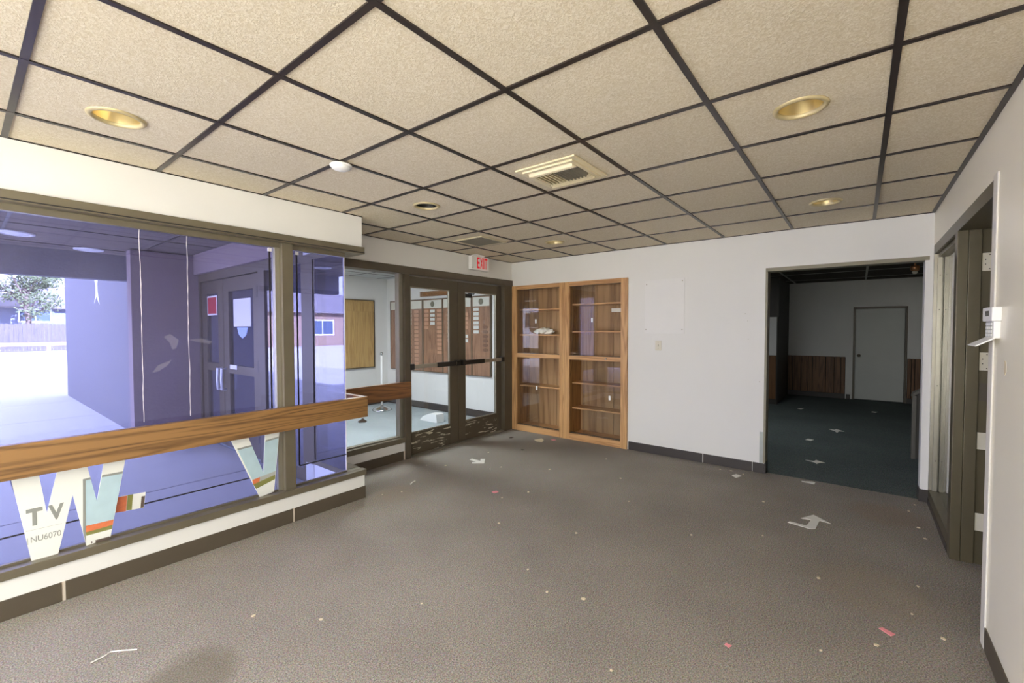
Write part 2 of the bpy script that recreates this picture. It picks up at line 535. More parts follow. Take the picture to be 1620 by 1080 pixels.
M['bark'] = plain('tree_bark', (104, 90, 78), 0.9)
M['roofslab'] = plain('roof_slab', (120, 116, 112), 0.9)
M['box'] = plain('white_carton', (226, 227, 220), 0.75, vary=0.02)
M['cgrey'] = plain('carton_grey_print', (142, 144, 138), 0.7)
M['clgrey'] = plain('carton_pale_grey_print', (172, 174, 168), 0.7)
M['csky'] = plain('carton_sky_print', (176, 200, 208), 0.7, vary=0.12, vscale=14)
M['corange'] = plain('carton_orange_print', (214, 118, 74), 0.7, vary=0.25, vscale=50)
M['cgreen'] = plain('carton_green_print', (132, 132, 72), 0.7, vary=0.2, vscale=50)
M['cbrown'] = plain('carton_brown_print', (92, 78, 68), 0.7)
M['guard'] = plain('zinc_corner_guard', (168, 172, 168), 0.4, metal=0.4, vary=0.15, vscale=20)
M['jamb'] = plain('grey_bronze_jamb', (136, 130, 110), 0.5, vary=0.1, vscale=8)
M['whitedoor'] = plain('white_door_paint', (204, 206, 200), 0.5, vary=0.05, vscale=3)
M['bulb'] = plain('unlit_lamp_glass', (226, 220, 204), 0.2)
M['copper'] = plain('copper', (184, 132, 92), 0.3, metal=0.8)
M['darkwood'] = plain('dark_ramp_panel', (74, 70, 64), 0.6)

M['rampcap'] = plain('worn_ramp_cap', (104, 100, 90), 0.6, vary=0.15)
M['frame_olive'] = plain('olive_bronze_paint', (92, 84, 63), 0.36, metal=0.2, vary=0.16, vscale=6, bump=0.06, bscale=180)

# ================================================================ the setting
XB, YR, YL, YE = 2.44, -0.39, 3.45, 4.08      # back, right, left (window) and entry wall faces
XR = -4.6                                     # rear wall face, behind the camera
XRET = -0.43                                  # where the window wall ends

# ---- floors
f = obj('floor', MB().prism([(XR, YR - 0.18), (XB + 0.05, YR - 0.18), (XB + 0.05, 4.16), (-0.52, 4.16), (-0.52, 3.5), (XR, 3.5)], -0.12, 0, 'xy'), M['carpet'])
tag(f, 'mottled brown loop carpet covering the front room', 'carpet', kind='structure')
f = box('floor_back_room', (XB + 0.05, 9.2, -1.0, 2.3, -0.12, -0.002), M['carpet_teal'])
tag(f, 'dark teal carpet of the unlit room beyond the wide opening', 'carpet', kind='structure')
f = box('floor_vestibule', (-0.47, 2.8, 4.16, 7.6, -0.12, -0.002), M['carpet_blue'])
tag(f, 'pale grey blue carpet of the entry vestibule', 'carpet', kind='structure')
f = box('floor_office', (0.1, 2.49, -3.4, YR - 0.18, -0.12, -0.002), M['carpet'])
tag(f, 'carpet of the side office behind the right hand wall', 'carpet', kind='structure')


# ---- suspended ceilings
def grid_ceiling(name, x0, x1, y0, y1, z, ox, oy, sp, mt, mtee, label, holes=(), skip=None, tw=0.024, top=0.2):
    root = obj(name, MB().box(x0, x1, y0, y1, z + top, z + top + 0.04), M['plenum'])
    tag(root, label, 'ceiling', kind='structure')
    full = None
    i0, i1 = math.floor((x0 - ox) / sp), math.ceil((x1 - ox) / sp)
    j0, j1 = math.floor((y0 - oy) / sp), math.ceil((y1 - oy) / sp)
    for i in range(i0, i1):
        for j in range(j0, j1):
            a, b = max(x0, ox + i * sp), min(x1, ox + (i + 1) * sp)
            c, d = max(y0, oy + j * sp), min(y1, oy + (j + 1) * sp)
            if b - a < 0.03 or d - c < 0.03: continue
            if skip:
                q = skip(a, b, c, d)
                if q is None: continue
                a, b, c, d = q
            h = [q for q in holes if a < q[0] < b and c < q[1] < d]
            org = ((a + b) / 2, (c + d) / 2, z + 0.006)
            if h:
                n = 32
                m = MB(); vs_ = []
                hx, hy, hr = h[0]
                for k in range(n):
                    t = 2 * math.pi * k / n
                    cx_, sy_ = math.cos(t), math.sin(t)
                    ks = []
                    if cx_ > 1e-6: ks.append((b - hx) / cx_)
                    if cx_ < -1e-6: ks.append((a - hx) / cx_)
                    if sy_ > 1e-6: ks.append((d - hy) / sy_)
                    if sy_ < -1e-6: ks.append((c - hy) / sy_)
                    kk = min(ks)
                    vs_.append((hx + cx_ * kk, hy + sy_ * kk, z + 0.006))
                # exact corners
                for (px, py) in ((a, c), (b, c), (b, d), (a, d)):
                    q = min(range(n), key=lambda s_: (vs_[s_][0] - px) ** 2 + (vs_[s_][1] - py) ** 2)
                    vs_[q] = (px, py, z + 0.006)
                inn = [(hx + hr * math.cos(2 * math.pi * k / n), hy + hr * math.sin(2 * math.pi * k / n), z + 0.006) for k in range(n)]
                inn2 = [(p[0], p[1], z + 0.022) for p in inn]
                m.add(vs_ + inn + inn2, [(k, (k + 1) % n, n + (k + 1) % n, n + k) for k in range(n)] +
                      [(n + k, n + (k + 1) % n, 2 * n + (k + 1) % n, 2 * n + k) for k in range(n)])
                obj('ceiling_tile', m, mt, root, origin=org, fixn=False)
                continue
            if abs(b - a - sp) < 1e-4 and abs(d - c - sp) < 1e-4:
                if full is None:
                    full = obj('ceiling_tile', MB().box(a, b, c, d, z + 0.006, z + 0.022), mt, root, origin=org)
                else:
                    copy_at(full, root, org)
            else:
                obj('ceiling_tile', MB().box(a, b, c, d, z + 0.006, z + 0.022), mt, root, origin=org)
    for i in range(i0, i1 + 1):
        x = ox + i * sp
        if x0 + 0.01 < x < x1 - 0.01:
            lo, hi = y0, y1
            if skip:
                q = skip(x - 0.001, x + 0.001, lo, hi)
                if q is None: continue
                lo, hi = q[2], q[3]
            obj('main_tee', MB().box(x - tw / 2, x + tw / 2, lo, hi, z, z + 0.006), mtee, root)
    for j in range(j0, j1 + 1):
        y = oy + j * sp
        if y0 + 0.01 < y < y1 - 0.01:
            lo, hi = x0, x1
            if skip and y > 3.45: lo = max(x0, XRET)
            obj('cross_tee', MB().box(lo, hi, y - tw / 2, y + tw / 2, z - 0.0006, z + 0.0054), mtee, root)
    return root


CANS = [(-2.1336, 2.755, 'gold'), (-0.3048, 0.305, 'gold'), (1.515, 0.305, 'gold'), (-0.3048, 2.76, 'black'), (1.545, 2.76, 'gold')]


def left_skip(a, b, c, d):
    """the ceiling stops at the window wall except beyond its end"""
    if c >= YL - 0.001:
        if b <= XRET + 0.001: return None
        return (max(a, XRET), b, c, d)
    if d > YL and b <= XRET + 0.001: return (a, b, c, YL)
    return (a, b, c, d)


ceil_main = grid_ceiling('ceiling', XR, XB, YR, YE, HC, 0, 0, S, M['tile'], M['tee'],
                         'cream textured ceiling panels in a dark metal grid over the front room',
                         holes=[(c[0], c[1], 0.087) for c in CANS], skip=left_skip)
# wall angle along the room's edges
for b_ in ((XR, XB, YR, YR + 0.022), (XB - 0.012, XB, YR, YE), (XRET, XB, YE - 0.012, YE), (XR, XRET, YL - 0.006, YL), (XRET, XRET + 0.008, YL, YE)):
    box('wall_angle', (b_[0], b_[1], b_[2], b_[3], HC - 0.001, HC + 0.005), M['tee'], ceil_main)
grid_ceiling('ceiling_vestibule', -0.45, 2.75, 4.2, 7.5, 2.45, 0.1, 4.5, S, M['tile_white'], M['tee_grey'],
             'pale grey panel ceiling of the entry vestibule')
grid_ceiling('ceiling_back_room', XB + 0.14, 8.95, -0.95, 2.25, 2.45, 2.2, 0.0, 1.2, M['tile_dark'], M['tee_pale'],
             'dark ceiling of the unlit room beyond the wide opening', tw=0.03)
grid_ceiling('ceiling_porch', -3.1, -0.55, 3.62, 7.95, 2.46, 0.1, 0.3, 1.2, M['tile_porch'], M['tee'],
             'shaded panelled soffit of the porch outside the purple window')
c_ = box('ceiling_office', (0.1, 2.45, -3.4, YR - 0.16, 2.45, 2.6), M['tile_white'])
tag(c_, 'plain ceiling of the side office behind the right hand wall', 'ceiling', kind='structure')

# ---- roof over everything (casts the building's shade on the lot)
rf = obj('roof', MB().box(-4.9, 9.6, -4.0, 3.62, 2.78, 3.9).box(-3.1, 9.6, 3.62, 8.2, 2.78, 3.9)
         .box(-3.1, 4.0, 6.4, 8.2, 3.9, 6.3), M['roofslab'])
tag(rf, 'flat roof slab and parapet over the building and its porch', 'roof', kind='structure')

# ---- walls
w = MB()
w.box(XR, XRET, YL, YL + 0.14, 2.165, 2.78).box(XR, XRET, YL, YL + 0.14, 0, 0.205)
w.box(-0.56, XRET, YL + 0.14, YE, 2.165, 2.78).box(-0.56, XRET, YL + 0.14, YE, 0, 0.205)
o = obj('wall_left', w, M['wall'])
tag(o, 'white wall above and below the long purple window', 'wall', kind='structure')

w = MB().box(-0.56, 2.9, YE, YE + 0.14, 2.165, 2.78).box(-0.56, 0.5, YE, YE + 0.14, 0, 0.20)
o = obj('wall_entry', w, M['wall'])
tag(o, 'white wall over the exit doors and beneath their sidelight', 'wall', kind='structure')

OPL, OPR, OPT = 0.82, -0.345, 2.05            # wide opening in the back wall
w = MB().box(XB, XB + 0.14, 2.284, YE + 0.02, 2.085, 2.78)
w.box(XB, XB + 0.14, OPL, 2.284, 0, 2.78).box(2.76, 2.9, 2.2, YE, -0.12, 2.78).box(XB + 0.05, 2.9, 2.2842, YE + 0.08, -0.12, -0.003)
w.box(XB, XB + 0.14, OPR, OPL, OPT, 2.78).box(XB, XB + 0.14, YR - 0.16, OPR, 0, 2.78)
o = obj('wall_back', w, M['wall'])
tag(o, 'white back wall with the oak cabinets and the wide opening', 'wall', kind='structure')

DX0, DX1, DX2 = 0.34, 1.28, 2.40              # doorway and interior window along the right wall
w = MB().box(XR, -4.5, YR - 0.16, YR, 0, 2.78).box(-2.55, DX0, YR - 0.16, YR, 0, 2.78)
w.box(-4.5, -2.55, YR - 0.16, YR, 0, 1.25).box(-4.5, -2.55, YR - 0.16, YR, 2.28, 2.78)
w.box(DX0, XB, YR - 0.16, YR, 2.15, 2.78).box(DX2, XB, YR - 0.088, YR, 0, 2.15)
w.box(1.38, DX2, YR - 0.16, YR, 0, 0.05)
o = obj('wall_right', w, M['wall_warm'])
tag(o, 'white satin right hand wall with the alarm keypad', 'wall', kind='structure')

w = MB().box(XR - 0.14, XR, YR - 0.16, YL + 0.14, 0, 0.22).box(XR - 0.14, XR, YR - 0.16, YL + 0.14, 2.32, 2.78)
w.box(XR - 0.14, XR, YR - 0.16, -0.2, 0.22, 2.32).box(XR - 0.14, XR, 3.3, YL + 0.14, 0.22, 2.32)
o = obj('wall_rear', w, M['wall'])
tag(o, 'white rear wall around the shopfront glazing behind the viewer', 'wall', kind='structure')

# vestibule shell
o = obj('wall_vestibule_far', MB().box(-0.62, 2.9, 7.5, 7.62, 0, 2.78), M['wall'])
tag(o, 'white far wall of the vestibule with the notice board', 'wall', kind='structure')
o = obj('wall_vestibule_right', MB().box(2.75, 2.87, 4.08, 7.62, 0, 2.78).box(2.44, 2.87, YE + 0.02, YE + 0.14, 0, 2.165), M['wall'])
tag(o, 'white side wall of the vestibule with the plaque boards', 'wall', kind='structure')
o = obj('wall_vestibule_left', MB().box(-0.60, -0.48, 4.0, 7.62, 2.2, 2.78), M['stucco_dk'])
tag(o, 'stucco wall over and beside the outer entrance doors', 'wall', kind='structure')
for b_, mt in (((2.735, 2.75, 4.22, 7.5, 0, 0.11), 'base_dark'), ((-0.45, 2.735, 7.485, 7.5, 0, 0.11), 'base_dark')):
    pass
bb = thing('baseboard_vestibule', 'dark vinyl baseboard around the vestibule', 'baseboard', (2.7, 7.4, 0), kind='structure')
box('baseboard_strip', (2.738, 2.75, 4.24, 7.5, 0, 0.12), M['base_dark'], bb)
box('baseboard_strip', (-0.45, 2.738, 7.488, 7.5, 0, 0.12), M['base_dark'], bb)

# back room shell
XD = 8.9
wb = obj('wall_back_room_far', MB().box(XD, XD + 0.12, -1.1, 0.165 - 0.80, 0, 2.78).box(XD, XD + 0.12, 0.165, 2.4, 0, 2.78)
         .box(XD, XD + 0.12, -0.635, 0.165, 1.89, 2.78).box(XD + 0.12, XD + 0.2, -1.1, 2.4, 0, 2.78), M['wall'])
tag(wb, 'pale far wall of the dark room with brown wainscot', 'wall', kind='structure')
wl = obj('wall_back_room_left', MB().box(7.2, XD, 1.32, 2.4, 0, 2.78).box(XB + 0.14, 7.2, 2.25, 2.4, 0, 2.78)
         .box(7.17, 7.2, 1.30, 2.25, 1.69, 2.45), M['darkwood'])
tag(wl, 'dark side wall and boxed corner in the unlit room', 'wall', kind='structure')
box('wall_panel', (7.185, 7.2, 1.335, 2.25, 0.95, 1.69), M['wall'], wl)
y = 1.335
while y < 2.2:
    box('plank', (7.18, 7.2, y + 0.003, min(y + 0.16, 2.25) - 0.003, 0.1, 0.945), M['plank'], wl); y += 0.16
wr = obj('wall_back_room_right', MB().box(XB + 0.14, XD + 0.12, -1.07, -0.95, 0, 2.78), M['wall'])
tag(wr, 'grey side wall along the right of the dark room', 'wall', kind='structure')
# wainscot planks, widths as seen
box('wainscot_backing', (XD - 0.003, XD, 0.30, 1.37, 0.09, 0.87), M['plenum'], wb)
box('wainscot_backing', (XD - 0.003, XD, -0.94, -0.66, 0.09, 0.87), M['plenum'], wb)
ys = [1.37, 1.235, 1.075, 0.945, 0.87, 0.635, 0.49, 0.375, 0.30]
for a, b in zip(ys[:-1], ys[1:]):
    box('plank', (XD - 0.014, XD, b + 0.005, a - 0.005, 0.10, 0.875), M['plank'], wb, bev=0.003)
ys = [-0.66, -0.72, -0.77, -0.85, -0.94]
for a, b in zip(ys[:-1], ys[1:]):
    box('plank', (XD - 0.014, XD, b + 0.005, a - 0.005, 0.10, 0.875), M['plank'], wb, bev=0.003)
for a, b in ((1.37, 0.30), (0.28, 0.215), (-0.66, -0.94)):
    box('baseboard_strip', (XD - 0.02, XD, b, a, 0, 0.095), M['base_dark'], wb)
d = thing('door_back_room', 'closed white door in the far wall of the dark room', 'door', (XD, -0.23, 0), kind='structure')
box('door_leaf', (XD + 0.005, XD + 0.045, -0.615, 0.145, 0.012, 1.86), M['whitedoor'], d, bev=0.003)
fr_ = obj('door_frame', MB().box(XD - 0.012, XD + 0.1, 0.15, 0.185, 0, 1.9).box(XD - 0.012, XD + 0.1, -0.655, -0.62, 0, 1.9).box(XD - 0.012, XD + 0.1, -0.655, 0.185, 1.865, 1.905), M['bronze_dark'], d)
kb = obj('door_knob', MB().lathe([(0.001, -0.065), (0.022, -0.062), (0.03, -0.045), (0.022, -0.028), (0.012, -0.022), (0.012, -0.005), (0.032, -0.004), (0.032, 0.004)], (XD, 0.085, 0.91), 16, 'x'), M['bronze_dark'], d, smooth=True)
# half wall by the ramp in the dark room
rh = thing('ramp_half_wall', 'low dark half wall with a sloping cap inside the unlit room', 'half wall', (4.05, -0.6, 0))
obj('panel', MB().prism([(-0.43, 0), (-0.43, 0.72), (-0.94, 1.08), (-0.94, 0)], 4.06, 4.13, 'yz'), M['darkwood'], rh)
obj('cap', MB().prism([(-0.39, 0.70), (-0.40, 0.74), (-0.945, 1.125), (-0.945, 1.08)], 4.03, 4.16, 'yz'), M['rampcap'], rh)
box('post', (4.03, 4.10, -0.43, -0.395, 0, 0.715), M['rampcap'], rh)
sp = thing('ceiling_pendant', 'small copper and glass fitting hanging from the dark room ceiling', 'light', (6.0, -0.53, 2.25))
obj('stem', MB().lathe([(0.012, 0.10), (0.012, 0.2)], (6.0, -0.53, 2.25), 10, 'z', True), M['copper'], sp, smooth=True)
obj('cup', MB().lathe([(0.05, 0.12), (0.055, 0.09), (0.045, 0.05), (0.03, 0.045)], (6.0, -0.53, 2.25), 16, 'z', True), M['copper'], sp, smooth=True)
obj('glass_tip', MB().lathe([(0.03, 0.045), (0.034, 0.025), (0.02, 0.004), (0.004, 0.0)], (6.0, -0.53, 2.25), 16, 'z', True), M['bulb'], sp, smooth=True)

# side office shell behind the right wall
o = obj('wall_office', MB().box(0.0, 0.12, -3.5, YR - 0.16, 0, 2.78).box(0.0, 2.6, -3.5, -3.38, 0, 2.78).box(2.44, 2.58, -3.5, YR - 0.16, 0, 2.78), M['wall'])
tag(o, 'plain walls of the side office seen through the interior window', 'wall', kind='structure')

# ---- baseboards (vinyl strips with gaps where they have shrunk)
bl = thing('baseboard_left', 'brown vinyl baseboard in strips under the purple window', 'baseboard', (-2, YL, 0), kind='structure')
for a, b in ((XR, -2.288), (-2.274, -1.052), (-1.038, XRET)):
    box('baseboard_strip', (a, b, YL - 0.006, YL, 0.0, 0.105), M['base'], bl, bev=0.0015)
box('baseboard_strip', (XRET, XRET + 0.006, YL - 0.006, YE, 0.0, 0.105), M['base'], bl)
for x in (-2.281, -1.045):
    box('bare_gap', (x - 0.007, x + 0.007, YL - 0.0015, YL, 0.0, 0.105), M['gap'], bl)
be = thing('baseboard_entry', 'dark brown vinyl baseboard under the exit sidelight', 'baseboard', (0, YE, 0), kind='structure')
box('baseboard_strip', (XRET + 0.006, 0.475, YE - 0.006, YE, 0, 0.10), M['base'], be, bev=0.0015)
box('bare_gap', (0.475, 0.50, YE - 0.002, YE, 0, 0.10), M['gap'], be)
bk = thing('baseboard_back', 'dark brown vinyl baseboard along the back wall', 'baseboard', (XB, 1.5, 0), kind='structure')
for a, b in ((2.27, 1.415), (1.407, 0.93), (0.925, OPL)):
    box('baseboard_strip', (XB - 0.006, XB, b, a, 0, 0.10), M['base_dark'], bk, bev=0.0015)
box('baseboard_strip', (XB, XB + 0.14, OPL - 0.012, OPL, 0, 0.105), M['base_dark'], bk)
box('baseboard_strip', (XB - 0.006, XB + 0.14, OPR, OPR + 0.012, 0, 0.105), M['base_dark'], bk)
box('baseboard_strip', (XB - 0.006, XB, YR, OPR, 0, 0.105), M['base_dark'], bk)
br = thing('baseboard_right', 'brown vinyl baseboard along the right hand wall', 'baseboard', (0, YR, 0), kind='structure')
for a, b in ((XR, -0.12), (-0.115, 0.315)):
    box('baseboard_strip', (a, b, YR, YR + 0.006, 0, 0.105), M['base'], br, bev=0.0015)
box('baseboard_strip', (1.38, DX2, YR, YR + 0.005, 0, 0.05), M['base_dark'], br)

# ---- wide opening trim
t = thing('trim_1', 'grey bronze lining around the wide opening to the dark room', 'trim', (XB, 0.24, 0), kind='structure')
box('jamb_lining', (XB - 0.004, XB + 0.144, OPL - 0.008, OPL + 0.012, 0.106, OPT), M['jamb'], t)
box('head_lining', (XB - 0.004, XB + 0.144, OPR - 0.02, OPL + 0.012, OPT - 0.012, OPT + 0.022), M['jamb'], t)
box('jamb_lining', (XB + 0.004, XB + 0.144, OPR - 0.01, OPR + 0.006, 0.106, OPT - 0.012), M['wall'], t)
cg = obj('corner_guard', MB().box(XB - 0.003, XB, OPL + 0.012, OPL + 0.045, 0.10, 0.42), M['guard'])
tag(cg, 'short grey metal corner guard low beside the wide opening', 'corner guard')

# ================================================================ left window wall
GY = 3.535
wn = thing('window_1', 'long storefront window with purple film and bronze frame on the left', 'window', (-2.2, GY, 0.2), kind='structure')
box('head', (XR, XRET + 0.012, YL - 0.02, GY + 0.03, 2.11, 2.168), M['bronze'], wn, bev=0.003)
box('head_gasket', (XR, XRET + 0.0125, YL - 0.0208, YL - 0.0195, 2.118, 2.125), M['black'], wn)
box('glazing_head', (XR, -0.56, GY - 0.035, GY + 0.02, 2.075, 2.11), M['bronze'], wn)
obj('return_head', MB().box(-0.56, XRET + 0.012, GY + 0.03, YE, 2.11, 2.168), M['bronze'], wn)
box('sill', (XR, XRET + 0.012, YL - 0.014, YL + 0.05, 0.205, 0.252), M['bronze'], wn, bev=0.003)
box('sill_ledge', (XR, XRET + 0.006, YL + 0.03, GY + 0.035, 0.205, 0.247), M['alu'], wn)
box('glazing_bead', (XR, -0.56, GY - 0.03, GY - 0.008, 0.247, 0.262), M['bronze'], wn)
box('return_sill', (-0.56, XRET + 0.012, GY + 0.03, YE, 0.205, 0.25), M['bronze'], wn)
for xm in (-1.055, -3.35):
    box('mullion', (xm - 0.04, xm + 0.04, YL + 0.01, GY + 0.03, 0.247, 2.11), M['bronze'], wn, bev=0.003)
    box('glazing_stop', (xm - 0.075, xm - 0.04, GY - 0.035, GY + 0.02, 0.247, 2.08), M['alu'], wn, bev=0.003)
box('mullion', (XR, XR + 0.06, YL + 0.01, GY + 0.03, 0.247, 2.11), M['bronze'], wn)
p1 = box('glass_pane', (-3.31, -1.115, GY - 0.004, GY + 0.004, 0.25, 2.10), M['film'], wn)
p0 = box('glass_pane', (XR + 0.06, -3.39, GY - 0.004, GY + 0.004, 0.25, 2.10), M['film'], wn)
p2 = box('glass_pane', (-1.015, -0.552, GY - 0.004, GY + 0.004, 0.25, 2.10), M['film'], wn)
p3 = box('glass_pane', (-0.56, -0.552, GY + 0.006, 4.02, 0.25, 2.11), M['film_dk'], wn)
box('corner_silicone', (-0.556, -0.549, GY - 0.006, GY + 0.008, 0.25, 2.10), M['seam'], wn)
# alarm foil taped round each pane, with its terminal blocks
for (a, b, pn) in ((-3.24, -1.155, p1), (-0.955, -0.553, p2)):
    xs_ = b if pn is p1 else a
    box('alarm_foil', (xs_ - 0.006, xs_ + 0.006, GY - 0.0065, GY - 0.004, 0.395, 2.05), M['foil'], pn)
    box('alarm_foil', (a, b, GY - 0.0065, GY - 0.004, 0.39, 0.398), M['foil'], pn)
    box('terminal_block', (xs_ - 0.012, xs_ + 0.012, GY - 0.016, GY - 0.004, 2.045, 2.07), M['seam'], pn)
box('alarm_foil', (-0.5515, -0.5495, GY + 0.006, 3.99, 0.39, 0.398), M['seam'], p3)
box('alarm_foil', (-0.5515, -0.5495, 3.985, 3.995, 0.39, 2.08), M['seam'], p3)


def seam_strip(xc, z0, z1, w_, amp, parent):
    """ragged peeling edge between two strips of film"""
    n = 46
    vs_, fs = [], []
    xx = 0
    for i in range(n + 1):
        z = z0 + (z1 - z0) * i / n
        xx = 0.8 * xx + random.uniform(-amp, amp)
        hw = w_ * random.uniform(0.35, 1.0)
        vs_ += [(xc + xx - hw, GY - 0.0055, z), (xc + xx + hw, GY - 0.0055, z), (xc + xx + hw, GY - 0.0042, z), (xc + xx - hw, GY - 0.0042, z)]
    for i in range(n):
        for k in range(4):
            fs.append((i * 4 + k, i * 4 + (k + 1) % 4, i * 4 + 4 + (k + 1) % 4, i * 4 + 4 + k))
    obj('film_seam', MB().add(vs_, fs), M['seam'], parent)


seam_strip(-1.905, 0.9, 2.075, 0.0021, 0.0011, p1)
seam_strip(-1.665, 0.9, 2.075, 0.0021, 0.0011, p1)


def smear(pts, parent):
    m = MB()
    m.prism(pts, GY - 0.0046, GY - 0.0041, 'xz')
    obj('film_scuff', m, M['scuff'], parent)


M['scuff'] = glass('scuffed_film', (0.9, 0.9, 0.96), 0.09, (0.62, 0.60, 0.68))
smear([(-1.80, 1.42), (-1.765, 1.44), (-1.72, 1.40), (-1.735, 1.345), (-1.755, 1.34), (-1.77, 1.39)], p1)
smear([(-1.86, 1.20), (-1.83, 1.245), (-1.76, 1.275), (-1.78, 1.24), (-1.83, 1.205)], p1)
smear([(-1.66, 1.40), (-1.60, 1.41), (-1.53, 1.385), (-1.55, 1.37), (-1.62, 1.385)], p1)

# wooden rail across the window, and its shorter partner across the sidelight
rl = thing('rail_board', 'long oak rail board across the purple window', 'rail', (-2.4, 3.44, 0.71))
box('board', (XR + 0.05, -0.412, 3.415, 3.462, 0.712, 0.888), M['rail'], rl, bev=0.004)
box('return_board', (-0.458, -0.412, 3.462, 4.012, 0.712, 0.888), M['rail_dk'], rl, bev=0.004)
for xm in (-1.055, -3.35):
    box('mounting_block', (xm - 0.035, xm + 0.035, 3.4625, 3.4655, 0.75, 0.85), M['rail_dk'], rl)
r2_ = thing('rail_board', 'short darker oak rail board across the sidelight beside the exit doors', 'rail', (0.05, 4.04, 0.7))
box('board', (-0.40, 0.545, 4.015, 4.06, 0.705, 0.882), M['rail_dk'], r2_, bev=0.004)
box('mounting_block', (0.48, 0.54, 4.06, 4.085, 0.75, 0.84), M['bronze_dark'], r2_)

# ---- cut-out carton letters standing on the sill against the glass
LY = 3.485
wl_ = thing('carton_letter', 'large letter W cut from a white television carton leaning in the window', 'letter', (-2.23, LY, 0.247))
WP = [(-2.455, 0.715), (-2.357, 0.715), (-2.331, 0.488), (-2.285, 0.715), (-2.172, 0.715), (-2.134, 0.49), (-2.099, 0.715), (-2.003, 0.715),
      (-2.08, 0.266), (-2.182, 0.2485), (-2.231, 0.556), (-2.293, 0.253), (-2.392, 0.249)]
wb_ = obj('carton_sheet', MB().prism(WP, LY, LY + 0.005, 'xz'), M['box'], wl_)


def pr(name, pts, mat_, parent, k=1):
    return obj(name, MB().prism(pts, LY - 0.0006 * k, LY - 0.0001, 'xz'), mat_, parent)


pr('grey_frame_print', [(-2.189, 0.631), (-2.157, 0.634), (-2.155, 0.622), (-2.177, 0.622), (-2.184, 0.262), (-2.195, 0.336)], M['cgrey'], wb_)
pr('grey_frame_print', [(-2.109, 0.633), (-2.018, 0.633), (-2.0205, 0.62), (-2.111, 0.621)], M['cgrey'], wb_)
pr('sky_print', [(-2.177, 0.622), (-2.156, 0.622), (-2.134, 0.49), (-2.111, 0.621), (-2.0205, 0.62), (-2.0645, 0.361), (-2.183, 0.364)], M['csky'], wb_)
pr('orange_field_print', [(-2.183, 0.364), (-2.0645, 0.361), (-2.0695, 0.331), (-2.183, 0.328)], M['corange'], wb_)
pr('green_field_print', [(-2.183, 0.328), (-2.0695, 0.331), (-2.0735, 0.308), (-2.182, 0.308)], M['cgreen'], wb_)
pr('brown_bar_print', [(-2.145, 0.269), (-2.085, 0.268), (-2.084, 0.252), (-2.144, 0.254)], M['cbrown'], wb_)
pr('brown_bar_print', [(-2.163, 0.268), (-2.158, 0.268), (-2.158, 0.256), (-2.163, 0.256)], M['cbrown'], wb_)
pr('rule_print', [(-2.409, 0.4155), (-2.276, 0.4125), (-2.276, 0.411), (-2.409, 0.414)], M['clgrey'], wb_)
text('lettering', 'T', M['cgrey'], wb_, (-2.406, LY - 0.0008, 0.436), 0.092, 0.06, 0.0, 0.0007, 0.04)
text('lettering', 'V', M['cgrey'], wb_, (-2.326, LY - 0.0008, 0.442), 0.083, 0.06, 0.0, 0.0007, 0.04)
text('lettering', 'NU6070', M['cgrey'], wb_, (-2.392, LY - 0.0008, 0.348), 0.031, 0.112, 0.0, 0.0007)
pr('rule_print', [(-2.405, 0.377), (-2.402, 0.377), (-2.402, 0.342), (-2.405, 0.342)], M['clgrey'], wb_)

vl_ = thing('carton_letter', 'large letter V cut from a printed carton beside the window mullion', 'letter', (-1.25, LY, 0.247))
VP = [(-1.455, 0.716), (-1.343, 0.716), (-1.241, 0.422), (-1.224, 0.716), (-1.123, 0.716), (-1.169, 0.263), (-1.268, 0.2485)]
vb_ = obj('carton_sheet', MB().prism(VP, LY, LY + 0.005, 'xz'), M['box'], vl_)
pr('grey_line_print', [(-1.411, 0.635), (-1.318, 0.642), (-1.313, 0.63), (-1.406, 0.623)], M['cgrey'], vb_)
pr('grey_line_print', [(-1.223, 0.656), (-1.131, 0.666), (-1.132, 0.654), (-1.223, 0.645)], M['cgrey'], vb_)
pr('sky_print', [(-1.406, 0.623), (-1.313, 0.63), (-1.241, 0.422), (-1.2275, 0.645), (-1.132, 0.654), (-1.156, 0.414), (-1.317, 0.389)], M['csky'], vb_)
pr('orange_field_print', [(-1.317, 0.389), (-1.265, 0.397), (-1.27, 0.362), (-1.312, 0.355)], M['corange'], vb_)
pr('hill_print', [(-1.265, 0.397), (-1.156, 0.414), (-1.159, 0.386), (-1.27, 0.364)], M['clgrey'], vb_)
pr('green_field_print', [(-1.312, 0.355), (-1.159, 0.386), (-1.162, 0.353), (-1.293, 0.318)], M['cgreen'], vb_)

cs = thing('carton_strip', 'small printed carton strip in orange green and black stuck on the window', 'carton scrap', (-1.98, GY - 0.01, 0.37))
SY = GY - 0.009
st = obj('carton_sheet', MB().prism([(-2.055, 0.385), (-2.042, 0.475), (-1.907, 0.466), (-1.918, 0.372)], SY, SY + 0.004, 'xz'), M['box'], cs)
for (a, b, mm) in ((-2.05, -2.002, 'corange'), (-2.0, -1.975, 'cgreen')):
    obj('colour_print', MB().prism([(a, 0.384), (a + 0.008, 0.4725), (b + 0.008, 0.471), (b, 0.379)], SY - 0.0006, SY - 0.0001, 'xz'), M[mm], st)
obj('black_bar_print', MB().prism([(-1.934, 0.376), (-1.928, 0.445), (-1.911, 0.444), (-1.919, 0.374)], SY - 0.0006, SY - 0.0001, 'xz'), M['cbrown'], st)

